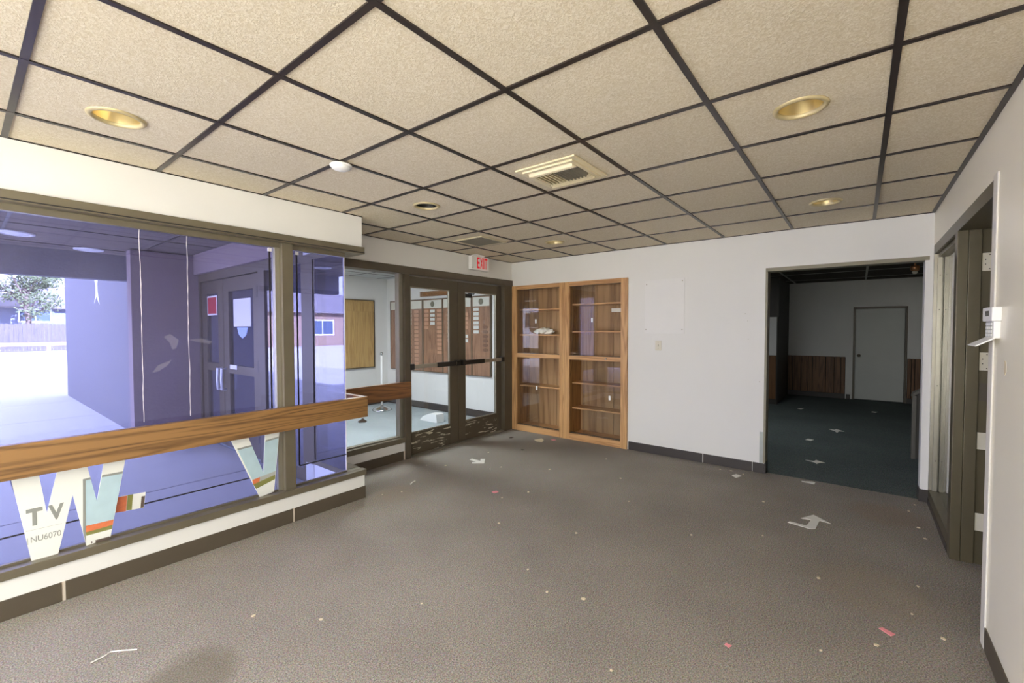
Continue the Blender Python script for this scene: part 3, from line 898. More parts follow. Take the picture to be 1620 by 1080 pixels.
# ================================================================ entry wall: sidelight and exit doors
w2 = thing('window_2', 'clear sidelight window with bronze frame left of the exit doors', 'window', (0.0, YE, 0.2), kind='structure')
box('head', (-0.55, XB - 0.002, YE - 0.02, YE + 0.14, 2.085, 2.168), M['bronze_dark'], w2, bev=0.003)
box('sill', (-0.55, 0.5, YE - 0.015, YE + 0.14, 0.195, 0.25), M['bronze'], w2, bev=0.003)
box('post', (0.497, 0.565, YE - 0.02, YE + 0.14, 0.0, 2.085), M['bronze_dark'], w2, bev=0.003)
box('glazing_stop', (0.445, 0.497, YE + 0.02, YE + 0.09, 0.25, 2.085), M['alu'], w2, bev=0.002)
box('glazing_bead', (-0.43, 0.445, YE + 0.035, YE + 0.075, 0.25, 0.262), M['alu'], w2)
box('corner_post', (-0.56, -0.43, YE - 0.02, YE + 0.16, 0.0, 2.2), M['bronze_dark'], w2)
box('glass_pane', (-0.43, 0.446, YE + 0.05, YE + 0.056, 0.25, 2.085), M['clear'], w2)

DY = 4.125


def exit_leaf(name, x0, x1, g0, g1, hinge_left, label, bar):
    d = thing(name, label, 'door', ((x0 + x1) / 2, DY, 0.0), kind='structure')
    y0, y1 = DY, DY + 0.045
    box('stile', (x0, g0, y0, y1, 0.012, 2.072), M['bronze_dark'], d, bev=0.003)
    box('stile', (g1, x1, y0, y1, 0.012, 2.072), M['bronze_dark'], d, bev=0.003)
    box('top_rail', (g0, g1, y0 + 0.0005, y1, 1.955, 2.072), M['bronze_dark'], d)
    box('bottom_rail', (g0, g1, y0 + 0.0005, y1, 0.012, 0.262), M['chipped'], d)
    box('glass_pane', (g0 - 0.005, g1 + 0.005, y0 + 0.02, y0 + 0.026, 0.257, 1.96), M['dust'], d)
    gb = MB().box(g0, g0 + 0.012, y0 + 0.006, y0 + 0.02, 0.262, 1.955).box(g1 - 0.012, g1, y0 + 0.006, y0 + 0.02, 0.262, 1.955)
    gb.box(g0, g1, y0 + 0.006, y0 + 0.02, 0.262, 0.274).box(g0, g1, y0 + 0.006, y0 + 0.02, 1.943, 1.955)
    obj('glazing_bead', gb, M['alu'], d)
    pb = obj('push_bar', MB().box(bar[0], bar[3], y0 - 0.055, y0 - 0.035, 1.013, 1.057), M['steel'], d, bev=0.004)
    box('black_cover', (bar[1], bar[2], y0 - 0.063, y0 - 0.03, 1.006, 1.064), M['black'], pb, bev=0.005)
    for xx in (bar[0], bar[3]):
        box('end_bracket', (xx - 0.03, xx + 0.03, y0 - 0.065, y0 + 0.001, 1.002, 1.07), M['black'], pb, bev=0.006)
    return d


exit_leaf('door_1', 0.572, 1.383, 0.625, 1.245, True, 'left glazed exit door with brown frame and push bar', (0.60, 0.98, 1.30, 1.34))
dr2 = exit_leaf('door_2', 1.391, 2.245, 1.515, 2.145, False, 'right glazed exit door with brown frame and push bar', (1.44, 1.47, 1.83, 2.22))
dc = box('door_closer', (1.55, 1.70, DY + 0.047, DY + 0.09, 1.885, 1.935), M['black'], dr2, bev=0.006)
obj('closer_arm', MB().tube([(1.66, DY + 0.08, 1.94), (1.74, DY + 0.16, 1.95), (1.82, DY + 0.13, 1.945), (1.80, DY + 0.06, 2.0)], 0.008, 8), M['black'], dc, smooth=True)
box('jamb', (2.25, XB - 0.002, YE - 0.02, YE + 0.14, 0.0, 2.085), M['bronze_dark'], w2, bev=0.003)
box('threshold', (0.565, 2.25, YE - 0.012, YE + 0.14, 0.0, 0.01), M['alu'], w2)

# exit sign
ex = thing('exit_sign', 'lit red EXIT sign hanging from the ceiling above the exit doors', 'sign', (1.64, 3.98, 2.23))
hs = obj('housing', MB().box(1.465, 1.80, 3.955, 4.015, 2.225, 2.405), M['white'], ex, bev=0.012, seg=3)
box('ceiling_canopy', (1.54, 1.70, 3.94, 4.03, 2.405, 2.4255), M['white'], ex, bev=0.006)
for (bd, xa, xw) in (('E', 1.565, 0.048), ('X', 1.622, 0.055), ('I', 1.686, 0.015), ('T', 1.712, 0.05)):
    text('letter_' + bd.lower(), bd, M['red'], hs, (xa, 3.9535, 2.247), 0.142, xw, 0.0, 0.003, 0.02)
obj('test_button', MB().lathe([(0.0065, -0.004), (0.0065, 0.004)], (1.486, 3.955, 2.25), 12, 'y', True), M['black'], hs)

# ================================================================ oak display cabinets
FX = 2.418


def cabinet(y0, y1, sl, sr, label, shelves_up, shelves_lo, gl_up, gl_lo, pull_up, pull_lo):
    """y1 = viewer's left edge; sl/sr stile widths at viewer's left/right"""
    t = thing('display_cabinet', label, 'cabinet', (2.58, (y0 + y1) / 2, 0.0), group='built-in oak display cabinets')
    xb = 2.74
    box('stile', (FX, 2.445, y1 - sl, y1, 0, 2.085), M['oak'], t, bev=0.003)
    box('stile', (FX, 2.445, y0, y0 + sr, 0, 2.085), M['oak'], t, bev=0.003)
    yi0, yi1 = y0 + sr, y1 - sl
    box('top_rail', (FX + 0.001, 2.445, yi0, yi1, 2.03, 2.085), M['oak_y'], t, bev=0.003)
    box('middle_rail', (FX + 0.001, 2.50, yi0, yi1, 1.062, 1.118), M['oak_y'], t, bev=0.003)
    box('bottom_rail', (FX + 0.001, 2.445, yi0, yi1, 0.0, 0.085), M['oak_y'], t, bev=0.003)
    obj('side_panel', MB().box(2.445, xb, y1 - sl - 0.001, y1 - sl + 0.018, 0, 2.085), M['oak_side'], t)
    obj('side_panel', MB().box(2.445, xb, y0 + sr - 0.018, y0 + sr + 0.001, 0, 2.085), M['oak_side'], t)
    # veneered back in three vertical boards
    n = 3
    for k in range(n):
        a = yi0 + (yi1 - yi0) * k / n; b = yi0 + (yi1 - yi0) * (k + 1) / n
        box('back_board', (xb - 0.002 * (k % 2), xb + 0.012, a + 0.0015, b - 0.0015, 0, 2.085), M['oak_panel'], t)
    box('back_sheet', (xb + 0.012, xb + 0.016, yi0 - 0.02, yi1 + 0.02, 0, 2.085), M['plenum'], t)
    box('cabinet_floor', (2.445, xb, yi0, yi1, 0.05, 0.072), M['oak_y'], t)
    box('cabinet_top', (2.445, xb, yi0, yi1, 2.062, 2.084), M['oak_y'], t)
    box('divider', (2.50, xb, yi0, yi1, 1.075, 1.10), M['oak_y'], t)
    for z in list(shelves_up) + list(shelves_lo):
        box('shelf', (2.502, xb - 0.003, yi0 + 0.002, yi1 - 0.002, z - 0.02, z), M['oak_y'], t, bev=0.002)
    for k, (rng, z0, z1, pl) in enumerate(((gl_up, 1.122, 2.026, pull_up), (gl_lo, 0.092, 1.058, pull_lo))):
        for q, (a, b) in enumerate(rng):
            xg = 2.455 + 0.012 * q
            g = box('sliding_glass', (xg, xg + 0.005, a, b, z0, z1), M['cabglass'], t)
            box('finger_pull', (xg - 0.003, xg, pl[0] - 0.013, pl[0] + 0.013, pl[1] - 0.028, pl[1] + 0.028), M['white'], g, bev=0.001)
        box('sliding_track', (2.447, 2.482, yi0, yi1, z0 - 0.006, z0), M['bronze_dark'], t)
        box('sliding_track', (2.447, 2.482, yi0, yi1, z1, z1 + 0.006), M['bronze_dark'], t)
    return t


cabinet(3.205, 4.06, 0.08, 0.045, 'left oak display cabinet beside the exit doors, with sliding glass', (1.75, 1.39), (0.655,),
        [(3.62, 3.98)], [(3.60, 3.98)], (3.66, 1.575), (3.645, 0.635))
cab2 = cabinet(2.285, 3.203, 0.105, 0.085, 'right oak display cabinet next to the bare white wall, with sliding glass', (1.80, 1.44), (0.755, 0.42),
        [(2.74, 3.09)], [(2.37, 2.91)], (2.78, 1.58), (2.53, 0.60))
lk = obj('lock_barrel', MB().lathe([(0.011, -0.012), (0.012, -0.002), (0.012, 0.004)], (FX, 2.565, 1.09), 12, 'x', True), M['steel'], cab2)

# crumpled cloth on the left cabinet's shelf
bm = bmesh.new()
bmesh.ops.create_icosphere(bm, subdivisions=4, radius=1.0)
for v in bm.verts:
    p = v.co.copy()
    k = 1 + 0.22 * math.sin(5 * p.x + 2 * p.y) * math.cos(4 * p.y + p.z) + 0.12 * math.sin(11 * p.y + 7 * p.z) + 0.06 * math.sin(17 * p.x)
    v.co = Vector((p.x * 0.075 * k, p.y * 0.135 * k, max(p.z * 0.05 * k + 0.035, 0.0)))
me = bpy.data.meshes.new('crumpled_cloth'); bm.to_mesh(me); bm.free()
for p in me.polygons: p.use_smooth = True
me.materials.append(M['paper'])
o = bpy.data.objects.new('crumpled_cloth', me); COL.objects.link(o); o.location = (2.60, 3.62, 1.392)
tag(o, 'crumpled white cloth on the shelf of the left cabinet', 'cloth')
o = box('paper_label', (2.7365, 2.7378, 2.49, 2.645, 1.685, 1.735), M['paper'])
tag(o, 'white paper strip stuck to the back of the right cabinet', 'label')

# ================================================================ things on the back wall
pn = thing('patched_panel', 'painted-over square panel with four screws on the back wall', 'panel', (XB, 1.85, 1.41))
ps = box('panel_sheet', (XB - 0.007, XB, 1.62, 2.075, 1.412, 2.035), M['patch'], pn, bev=0.002)
for (yy, zz) in ((1.645, 2.005), (2.055, 1.985), (1.645, 1.46), (2.06, 1.46)):
    obj('screw', MB().lathe([(0.004, -0.003), (0.007, -0.001), (0.007, 0.002)], (XB - 0.007, yy, zz), 10, 'x', True), M['steel'], ps)
sw = thing('light_switch', 'ivory light switch plate below the square panel', 'switch', (XB, 1.913, 1.21))
pl = box('cover_plate', (XB - 0.006, XB, 1.877, 1.949, 1.215, 1.328), M['offwhite'], sw, bev=0.003)
box('toggle', (XB - 0.02, XB - 0.006, 1.908, 1.918, 1.264, 1.286), M['offwhite'], pl, bev=0.002)
for zz in (1.238, 1.306):
    obj('screw', MB().lathe([(0.003, -0.002), (0.004, 0.001)], (XB - 0.006, 1.913, zz), 8, 'x', True), M['steel'], pl)
for (yy, zz, lb) in ((0.985, 1.548, 'bare nail in the back wall, the larger mark at eye height'), (0.98, 1.36, 'bare nail in the back wall, second lowest of four'),
                     (0.872, 0.93, 'bare nail low on the back wall close to the opening'), (1.01, 1.62, 'bare nail in the back wall, topmost of four')):
    o = obj('nail', MB().lathe([(0.002, -0.012), (0.0045, -0.011), (0.0045, -0.009), (0.002, -0.0085), (0.002, 0.001)], (XB, yy, zz), 8, 'x', True), M['steel'])
    tag(o, lb, 'nail', 'nails left in the back wall')

# ================================================================ right wall: doorway frame, window, keypad
FY0, FY1 = YR + 0.004, YR - 0.165
tr2 = thing('trim_2', 'bronze metal frame of the doorless doorway in the right hand wall', 'door frame', (0.8, YR, 0), kind='structure')
box('head', (DX0, DX2, FY1, FY0, 2.075, 2.15), M['frame_olive'], tr2, bev=0.002)
box('mullion_face', (DX1, 1.375, YR - 0.045, FY0, 0.0, 2.075), M['frame_olive'], tr2, bev=0.003)
box('jamb_stop', (DX1 + 0.006, 1.375, YR - 0.105, YR - 0.047, 0.0, 2.075), M['frame_olive'], tr2, bev=0.003)
jm = box('jamb_rebate', (DX1 + 0.022, 1.375, FY1, YR - 0.105, 0.0, 2.075), M['frame_olive'], tr2)
for (z0, z1) in ((1.82, 1.93), (1.21, 1.32), (0.72, 0.825), (0.21, 0.32)):
    hg = box('hinge_leaf', (DX1 + 0.0195, DX1 + 0.022, YR - 0.15, YR - 0.108, z0, z1), M['offwhite'], jm, bev=0.001)
    if z0 > 1:
        for k in range(4):
            obj('screw', MB().lathe([(0.0015, -0.002), (0.0032, -0.001), (0.0032, 0.001)], (DX1 + 0.0195, YR - (0.122 if k % 3 else 0.14), z0 + 0.012 + k * 0.0285), 8, 'x', True), M['vent_dk'], hg)
box('strike_patch', (DX1 + 0.020, DX1 + 0.022, YR - 0.152, YR - 0.11, 1.02, 1.13), M['base'], jm)
box('casing', (0.265, DX0 + 0.004, YR, YR + 0.007, 0.0, 2.165), M['casing'], tr2, bev=0.003)
box('return', (DX0, DX0 + 0.006, FY1, YR + 0.005, 0.0, 2.075), M['casing'], tr2)

w3 = thing('window_3', 'narrow interior window in the right hand wall beside the doorway', 'window', (1.9, YR - 0.07, 0.05), kind='structure')
box('sill', (1.375, DX2, FY1, FY0, 0.05, 0.13), M['frame_olive'], w3, bev=0.002)
box('jamb', (DX2 - 0.03, DX2, YR - 0.088, FY0, 0.13, 2.075), M['alu'], w3, bev=0.002)
gsj = box('glazing_stop', (DX2 - 0.055, DX2 - 0.03, YR - 0.045, YR - 0.016, 0.13, 2.075), M['alu'], w3, bev=0.002)
gsk = box('glazing_stop', (DX2 - 0.055, DX2 - 0.03, YR - 0.084, YR - 0.06, 0.13, 2.075), M['frame_olive'], w3, bev=0.002)
for zz in (0.38, 1.0, 1.62, 1.9):
    for g_, yy in ((gsj, YR - 0.031), (gsk, YR - 0.072)):
        obj('screw', MB().lathe([(0.002, -0.002), (0.004, -0.001), (0.004, 0.001)], (DX2 - 0.055, yy, zz), 8, 'x', True), M['vent_dk'], g_)
box('glazing_head', (1.375, DX2, YR - 0.12, YR - 0.02, 2.045, 2.075), M['frame_olive'], w3)
box('glass_pane', (1.375, DX2 - 0.03, YR - 0.056, YR - 0.050, 0.13, 2.05), M['clear'], w3)

kp = thing('alarm_keypad', 'white alarm keypad with an open flap on the right hand wall', 'keypad', (0.24, YR, 1.43))
kb_ = box('body', (0.165, 0.315, YR, YR + 0.022, 1.425, 1.5), M['white'], kp, bev=0.003)
hd_ = box('display_head', (0.15, 0.33, YR, YR + 0.031, 1.50, 1.562), M['white'], kp, bev=0.004)
box('screen', (0.20, 0.27, YR + 0.031, YR + 0.0318, 1.523, 1.546), M['screen'], hd_)
kq = box('key_field', (0.18, 0.30, YR + 0.022, YR + 0.0235, 1.43, 1.498), M['keys'], kb_)
for r_ in range(4):
    for c2 in range(3):
        box('key', (0.188 + c2 * 0.038, 0.216 + c2 * 0.038, YR + 0.0235, YR + 0.026, 1.434 + r_ * 0.016, 1.445 + r_ * 0.016), M['white'], kq)
fl_ = obj('flap', MB().prism([(YR + 0.018, 1.424), (YR + 0.075, 1.389), (YR + 0.079, 1.392), (YR + 0.022, 1.4285)], 0.155, 0.325, 'yz'), M['white'], kp)
ml = obj('wall_scar', MB().prism([(0.055, 1.292), (0.062, 1.33), (0.085, 1.335), (0.09, 1.30), (0.075, 1.275)], YR, YR + 0.0012, 'xz'), M['paper_cream'])
tag(ml, 'small torn paint scar on the right hand wall below the keypad', 'scar')

# ================================================================ ceiling fittings
for k, (cx, cy, kind) in enumerate(CANS):
    lab = ['gold recessed downlight above the long purple window', 'gold recessed downlight nearest the right hand wall, larger of two',
           'small gold recessed downlight before the wide opening', 'dark unlit recessed downlight between two plain ceiling panels',
           'small gold recessed downlight above the oak cabinets'][k]
    t = thing('recessed_downlight', lab, 'light', (cx, cy, HC), group='recessed ceiling downlights')
    obj('trim_ring', MB().lathe([(0.106, 0.005), (0.105, 0.001), (0.098, -0.004), (0.088, -0.004), (0.083, 0.002), (0.083, 0.012)], (cx, cy, HC), 40), M['goldtrim'], t, smooth=True)
    obj('reflector', MB().lathe([(0.085, 0.004), (0.082, 0.03), (0.074, 0.07), (0.058, 0.105), (0.035, 0.125), (0.002, 0.13)], (cx, cy, HC), 40), M['gold' if kind == 'gold' else 'black'], t, smooth=True)
    obj('lamp', MB().lathe([(0.018, 0.125), (0.02, 0.10), (0.03, 0.085), (0.028, 0.072), (0.002, 0.066)], (cx, cy, HC), 20), M['bulb' if kind == 'gold' else 'black'], t, smooth=True)

sd = thing('smoke_sensor', 'white rounded sensor on a crossing of the ceiling grid', 'sensor', (-1.219, 2.438, HC - 0.03))
obj('base_plate', MB().lathe([(0.058, -0.002), (0.062, -0.007), (0.062, -0.012), (0.055, -0.016)], (-1.2, 2.468, HC), 28, 'z', True), M['white'], sd, smooth=True)
obj('dome', MB().lathe([(0.055, -0.016), (0.05, -0.026), (0.034, -0.033), (0.016, -0.036), (0.002, -0.037)], (-1.2, 2.468, HC), 28), M['white'], sd, smooth=True)

# supply vent: stepped frame, two banks of blades
vx, vy = -0.275, 1.54
vt = thing('supply_vent', 'ivory square air vent with two banks of louvres in the ceiling', 'vent', (vx, vy, HC))
h = 0.205
fr = MB()
for (o_, i_, z0, z1) in ((h, h - 0.03, -0.006, 0.004), (h - 0.03, h - 0.052, -0.016, 0.004)):
    fr.box(vx - o_, vx + o_, vy - o_, vy - i_, HC + z0, HC + z1).box(vx - o_, vx + o_, vy + i_, vy + o_, HC + z0, HC + z1)
    fr.box(vx - o_, vx - i_, vy - i_, vy + i_, HC + z0, HC + z1).box(vx + i_, vx + o_, vy - i_, vy + i_, HC + z0, HC + z1)
obj('frame', fr, M['vent'], vt, bev=0.002)
box('duct_back', (vx - 0.155, vx + 0.155, vy - 0.155, vy + 0.155, HC + 0.0, HC + 0.004), M['vent_dk'], vt)
# long curved blades on the two sides
for sx in (-1, 1):
    for k in range(3):
        c0 = vx + sx * (0.145 - k * 0.022)
        obj('side_blade', MB().prism([(c0, HC - 0.002), (c0 - sx * 0.014, HC - 0.022 - 0.004 * (2 - k)), (c0 - sx * 0.017, HC - 0.021 - 0.004 * (2 - k)), (c0 - sx * 0.004, HC - 0.001)], vy - 0.152, vy + 0.152, 'xz'), M['vent'], vt)
for k in range(12):
    yy = vy - 0.132 + k * 0.0242
    tl = 1 if k < 6 else -1
    mm = 'vent_grey_shade' if k < 6 else 'vent'  # the bank turned away from the light has its shade coloured in
    obj('louvre_blade', MB().prism([(yy - tl * 0.004, HC - 0.001), (yy + tl * 0.010, HC - 0.027), (yy + tl * 0.014, HC - 0.026), (yy + tl * 0.001, HC - 0.001)], vx - 0.088, vx + 0.088, 'yz'), M[mm], vt)

rx, ry = 0.985, 3.37
rg = thing('return_grille', 'square brown return air grille in the ceiling near the exit sign', 'vent', (rx, ry, HC))
fr = MB()
for (o_, i_) in ((0.21, 0.182),):
    fr.box(rx - o_, rx + o_, ry - o_, ry - i_, HC - 0.006, HC + 0.004).box(rx - o_, rx + o_, ry + i_, ry + o_, HC - 0.006, HC + 0.004)
    fr.box(rx - o_, rx - i_, ry - i_, ry + i_, HC - 0.006, HC + 0.004).box(rx + i_, rx + o_, ry - i_, ry + i_, HC - 0.006, HC + 0.004)
obj('frame', fr, M['vent'], rg, bev=0.002)
box('filter_back', (rx - 0.182, rx + 0.182, ry - 0.182, ry + 0.182, HC + 0.0, HC + 0.004), M['vent_dk'], rg)
g0_ = None
for k in range(22):
    xx = rx - 0.174 + k * 0.0166
    if g0_ is None:
        g0_ = box('grille_bar', (xx - 0.003, xx + 0.003, ry - 0.182, ry + 0.182, HC - 0.004, HC), M['vent_grey_shade'], rg)
    else:
        copy_at(g0_, rg, (xx, ry, HC - 0.004))

# ================================================================ vestibule furnishings
nb = thing('notice_board', 'empty tan wooden board on the far wall of the vestibule', 'board', (2.1, 7.48, 0.72))
nbb = box('board_panel', (1.80, 2.415, 7.470, 7.5, 0.745, 2.005), M['board'], nb)
box('header_strip', (1.80, 2.415, 7.462, 7.470, 1.80, 1.97), M['board'], nb, bev=0.002)
e_ = 0.02
obj('edge_frame', MB().box(1.78, 2.435, 7.458, 7.5, 0.725, 0.745).box(1.78, 2.435, 7.458, 7.5, 2.005, 2.025)
    .box(1.78, 1.80, 7.458, 7.5, 0.745, 2.005).box(2.415, 2.435, 7.458, 7.5, 0.745, 2.005), M['brass_line'], nb)


def plaque_board(y0, y1, z0, z1, label, cols):
    """cols: list of (offset from viewer's left, kind, how many plates, first row)"""
    t = thing('plaque_board', label, 'plaque board', (2.74, (y0 + y1) / 2, z0), group='plaque boards on the vestibule wall')
    X0 = 2.718
    bd = box('board_panel', (X0, 2.75, y0, y1, z0, z1), M['plaque'], t, bev=0.002)
    hdp = box('header_card', (X0 - 0.004, X0, y0 + 0.012, y1 - 0.012, z1 - 0.16, z1 - 0.012), M['cream'], t)
    yc = (y0 + y1) / 2
    em = obj('emblem', MB().lathe([(0.002, -0.003), (0.048, -0.003), (0.052, 0.0)], (X0 - 0.004, yc, z1 - 0.086), 20, 'x'), M['emblem'], hdp)
    obj('edge_frame', MB().box(X0 - 0.006, 2.75, y0 - 0.012, y0, z0 - 0.012, z1 + 0.012).box(X0 - 0.006, 2.75, y1, y1 + 0.012, z0 - 0.012, z1 + 0.012)
        .box(X0 - 0.006, 2.75, y0, y1, z0 - 0.012, z0).box(X0 - 0.006, 2.75, y0, y1, z1, z1 + 0.012), M['brass_line'], t)
    first = {}
    for (off, kind, n, r0) in cols:
        for r in range(n):
            zt = z1 - 0.185 - (r0 + r) * 0.074
            cy = y1 - off
            if kind == 'platedark':
                if kind not in first:
                    first[kind] = obj('name_plate', MB().prism([(cy + 0.055 * math.cos(q * math.pi / 6), zt - 0.025 + 0.028 * math.sin(q * math.pi / 6)) for q in range(12)], X0 - 0.006, X0 - 0.0002, 'yz'), M[kind], t)
                    ORG_Z = None
                    continue
            elif kind not in first:
                first[kind] = box('name_plate', (X0 - 0.006, X0 - 0.0002, cy - 0.058, cy + 0.058, zt - 0.052, zt), M[kind], t)
                continue
            src = first[kind]
            copy_at(src, t, (X0 - 0.0031, cy, zt - (0.053 if kind == 'platedark' else 0.052)))
    return t


plaque_board(6.40, 7.34, 0.70, 2.0, 'first plaque board from the vestibule corner, with two rows of plates', [(0.58, 'platelight', 4, 0), (0.58, 'plateoak', 9, 5), (0.78, 'plateoak', 14, 0)])
plaque_board(5.865, 6.365, 0.70, 2.0, 'second plaque board from the vestibule corner, with four pale plates', [(0.25, 'platelight', 4, 0), (0.09, 'plateoak', 5, 0), (0.43, 'plateoak', 11, 0)])
plaque_board(5.16, 5.84, 0.70, 2.0, 'third plaque board from the vestibule corner, behind the meeting door stiles', [(0.16, 'plateoak', 8, 0), (0.55, 'plateoak', 4, 1), (0.55, 'platelight', 2, 6)])
plaque_board(4.745, 5.135, 0.70, 2.0, 'last plaque board of the vestibule wall, with dark oval plates', [(0.09, 'platelight', 6, 0), (0.29, 'platedark', 6, 4)])
o = box('wooden_plank', (2.72, 2.75, 5.70, 6.46, 2.06, 2.15), M['rail_dk'])
tag(o, 'brown wooden plank fixed above the plaque boards', 'plank')

stn = thing('stanchion_stand', 'stanchion with a chrome dome base and white pole in the vestibule', 'stand', (2.15, 6.85, 0))
obj('dome_base', MB().lathe([(0.17, 0.0), (0.172, 0.012), (0.15, 0.035), (0.11, 0.058), (0.06, 0.075), (0.03, 0.082), (0.02, 0.10)], (2.15, 6.85, 0), 32), M['chrome'], stn, smooth=True)
obj('pole', MB().lathe([(0.018, 0.09), (0.018, 1.02)], (2.15, 6.85, 0), 16, 'z', True), M['white'], stn, smooth=True)
obj('pole_cap', MB().lathe([(0.026, 1.0), (0.028, 1.03), (0.015, 1.05)], (2.15, 6.85, 0), 16, 'z', True), M['chrome'], stn, smooth=True)

# white plastic kerb wedge on the vestibule carpet
ws = thing('kerb_wedge', 'white plastic wedge block on the vestibule carpet behind the left exit door', 'wedge', (2.0, 5.35, 0))
obj('wedge_body', MB().prism([(5.62, 0.0), (5.62, 0.015), (5.55, 0.075), (5.42, 0.125), (5.28, 0.14), (5.24, 0.13), (5.22, 0.0)], 2.0, 2.16, 'yz'), M['white'], ws, bev=0.006)
o = obj('leaf_clump', MB().prism([(1.28, 6.22), (1.36, 6.16), (1.42, 6.22), (1.44, 6.30), (1.35, 6.33), (1.30, 6.28)], 0, 0.012, 'xy')
        .lathe([(0.05, 0.0), (0.035, 0.03), (0.012, 0.055)], (1.36, 6.24, 0), 7, 'z', True), M['leafbit'])
tag(o, 'small clump of dry leaves on the vestibule carpet', 'debris')



def fill_fixture(cx, cy, z, lx, ly, watts, col, label):
    """added ceiling fixture with an area light, put in to brighten its room"""
    t = thing('added_ceiling_light', label, 'light', (cx, cy, z), group='added ceiling fill lights')
    fr = MB()
    a, b = lx / 2, ly / 2
    fr.box(cx - a, cx + a, cy - b, cy - b + 0.03, z - 0.012, z).box(cx - a, cx + a, cy + b - 0.03, cy + b, z - 0.012, z)
    fr.box(cx - a, cx - a + 0.03, cy - b + 0.03, cy + b - 0.03, z - 0.012, z).box(cx + a - 0.03, cx + a, cy - b + 0.03, cy + b - 0.03, z - 0.012, z)
    obj('frame', fr, M['white'], t)
    box('fill_panel', (cx - a + 0.03, cx + a - 0.03, cy - b + 0.03, cy + b - 0.03, z - 0.006, z - 0.001), M['fill_panel'], t)
    d = bpy.data.lights.new('fill_light', 'AREA')
    d.shape = 'RECTANGLE'; d.size, d.size_y = lx - 0.08, ly - 0.08
    d.energy = watts; d.color = col
    o = bpy.data.objects.new('fill_light', d)
    COL.objects.link(o); o.parent = t; o.location = (0, 0, -0.02)
    return t


M['fill_panel'] = emit('glowing_fill_panel', (240, 244, 246), 2.0)  # glowing panels of the unseen fixtures added to lift the interior light
fill_fixture(0.7, 5.3, 2.45, 0.6, 1.2, 50, (0.9, 0.96, 1.0), 'added ceiling fill light over the vestibule carpet')
fill_fixture(4.6, 1.75, 2.45, 1.2, 0.6, 8, (0.92, 0.97, 1.0), 'added dim fill light at the hidden side of the dark room')
fill_fixture(-3.658, 0.61, HC, 0.6, 1.2, 10, (1.0, 0.95, 0.87), 'added ceiling fill light behind the viewer, nearer the right hand wall')
fill_fixture(-3.658, 2.44, HC, 0.6, 1.2, 10, (1.0, 0.95, 0.87), 'added ceiling fill light behind the viewer, nearer the purple window')

# ================================================================ outer entrance doors and porch
OX = -0.50
of = thing('window_4', 'bronze entrance frame with sidelight at the porch side of the vestibule', 'window', (OX, 5.0, 0), kind='structure')
box('head', (OX - 0.05, OX + 0.05, 4.0, 7.14, 2.10, 2.2), M['bronze_dark'], of)
for (a, b) in ((4.02, 4.29), (5.10, 5.26), (7.08, 7.14)):
    box('post', (OX - 0.05, OX + 0.05, a, b, 0, 2.10), M['bronze_dark'], of)
box('sill', (OX - 0.05, OX + 0.05, 4.29, 5.10, 0, 0.12), M['bronze_dark'], of)
box('glass_pane', (OX - 0.034, OX - 0.026, 4.29, 5.10, 0.12, 2.10), M['film_dk'], of)


def outer_leaf(name, y0, y1, label, hinge_y):
    d = thing(name, label, 'door', (OX, (y0 + y1) / 2, 0), kind='structure')
    g0, g1 = y0 + 0.17, y1 - 0.17
    box('stile', (OX - 0.03, OX + 0.02, y0, g0, 0.012, 2.09), M['bronze_dark'], d, bev=0.003)
    box('stile', (OX - 0.03, OX + 0.02, g1, y1, 0.012, 2.09), M['bronze_dark'], d, bev=0.003)
    box('top_rail', (OX - 0.0295, OX + 0.02, g0, g1, 1.93, 2.09), M['bronze_dark'], d)
    box('middle_rail', (OX - 0.0295, OX + 0.02, g0, g1, 0.93, 1.03), M['bronze_dark'], d)
    box('bottom_rail', (OX - 0.0295, OX + 0.02, g0, g1, 0.012, 0.25), M['bronze_dark'], d)
    box('glass_pane', (OX - 0.008, OX - 0.002, g0, g1, 1.03, 1.93), M['film_dr'], d)
    box('glass_pane', (OX - 0.008, OX - 0.002, g0, g1, 0.25, 0.93), M['film_dr'], d)
    hy = y1 - 0.06 if hinge_y == 'near' else y0 + 0.06
    obj('pull_handle', MB().tube([(OX - 0.03, hy, 0.72), (OX - 0.08, hy, 0.72), (OX - 0.085, hy, 0.85), (OX - 0.08, hy, 0.98), (OX - 0.03, hy, 0.98)], 0.016, 10), M['white'], d, smooth=True)
    return d


od = outer_leaf('door_3', 5.27, 6.325, 'outer entrance door with paper sheet, right leaf seen through the purple window', 'near')
for z0 in (1.82, 0.99, 0.2):
    box('hinge', (OX - 0.045, OX - 0.03, 5.275, 5.315, z0, z0 + 0.13), M['black'], od)
outer_leaf('door_4', 6.335, 7.07, 'outer entrance door with red notice, left leaf seen through the purple window', 'far')
o = box('paper_sheet', (OX - 0.012, OX - 0.0085, 5.55, 6.05, 1.50, 1.83), M['paper'])
tag(o, 'large white paper sheet taped inside the outer door glass', 'paper')
o = obj('blue_sticker', MB().prism([(5.64, 1.49), (5.95, 1.49), (5.90, 1.40), (5.80, 1.36), (5.69, 1.40)], OX - 0.012, OX - 0.0085, 'yz'), M['bluesolid'])
tag(o, 'blue shield sticker below the paper sheet on the outer door', 'sticker')
rs = thing('red_notice', 'red and white notice fixed on the left outer door', 'notice', (OX - 0.032, 6.62, 1.62))
box('card', (OX - 0.0345, OX - 0.0305, 6.52, 6.86, 1.65, 1.90), M['paper'], rs)
box('red_print', (OX - 0.0365, OX - 0.0345, 6.54, 6.84, 1.67, 1.88), M['redsolid'], rs)
o = box('mail_sign', (OX - 0.0345, OX - 0.0305, 5.92, 6.13, 0.985, 1.035), M['paper'])
tag(o, 'small white striped sign at the middle rail of the outer door', 'sign')

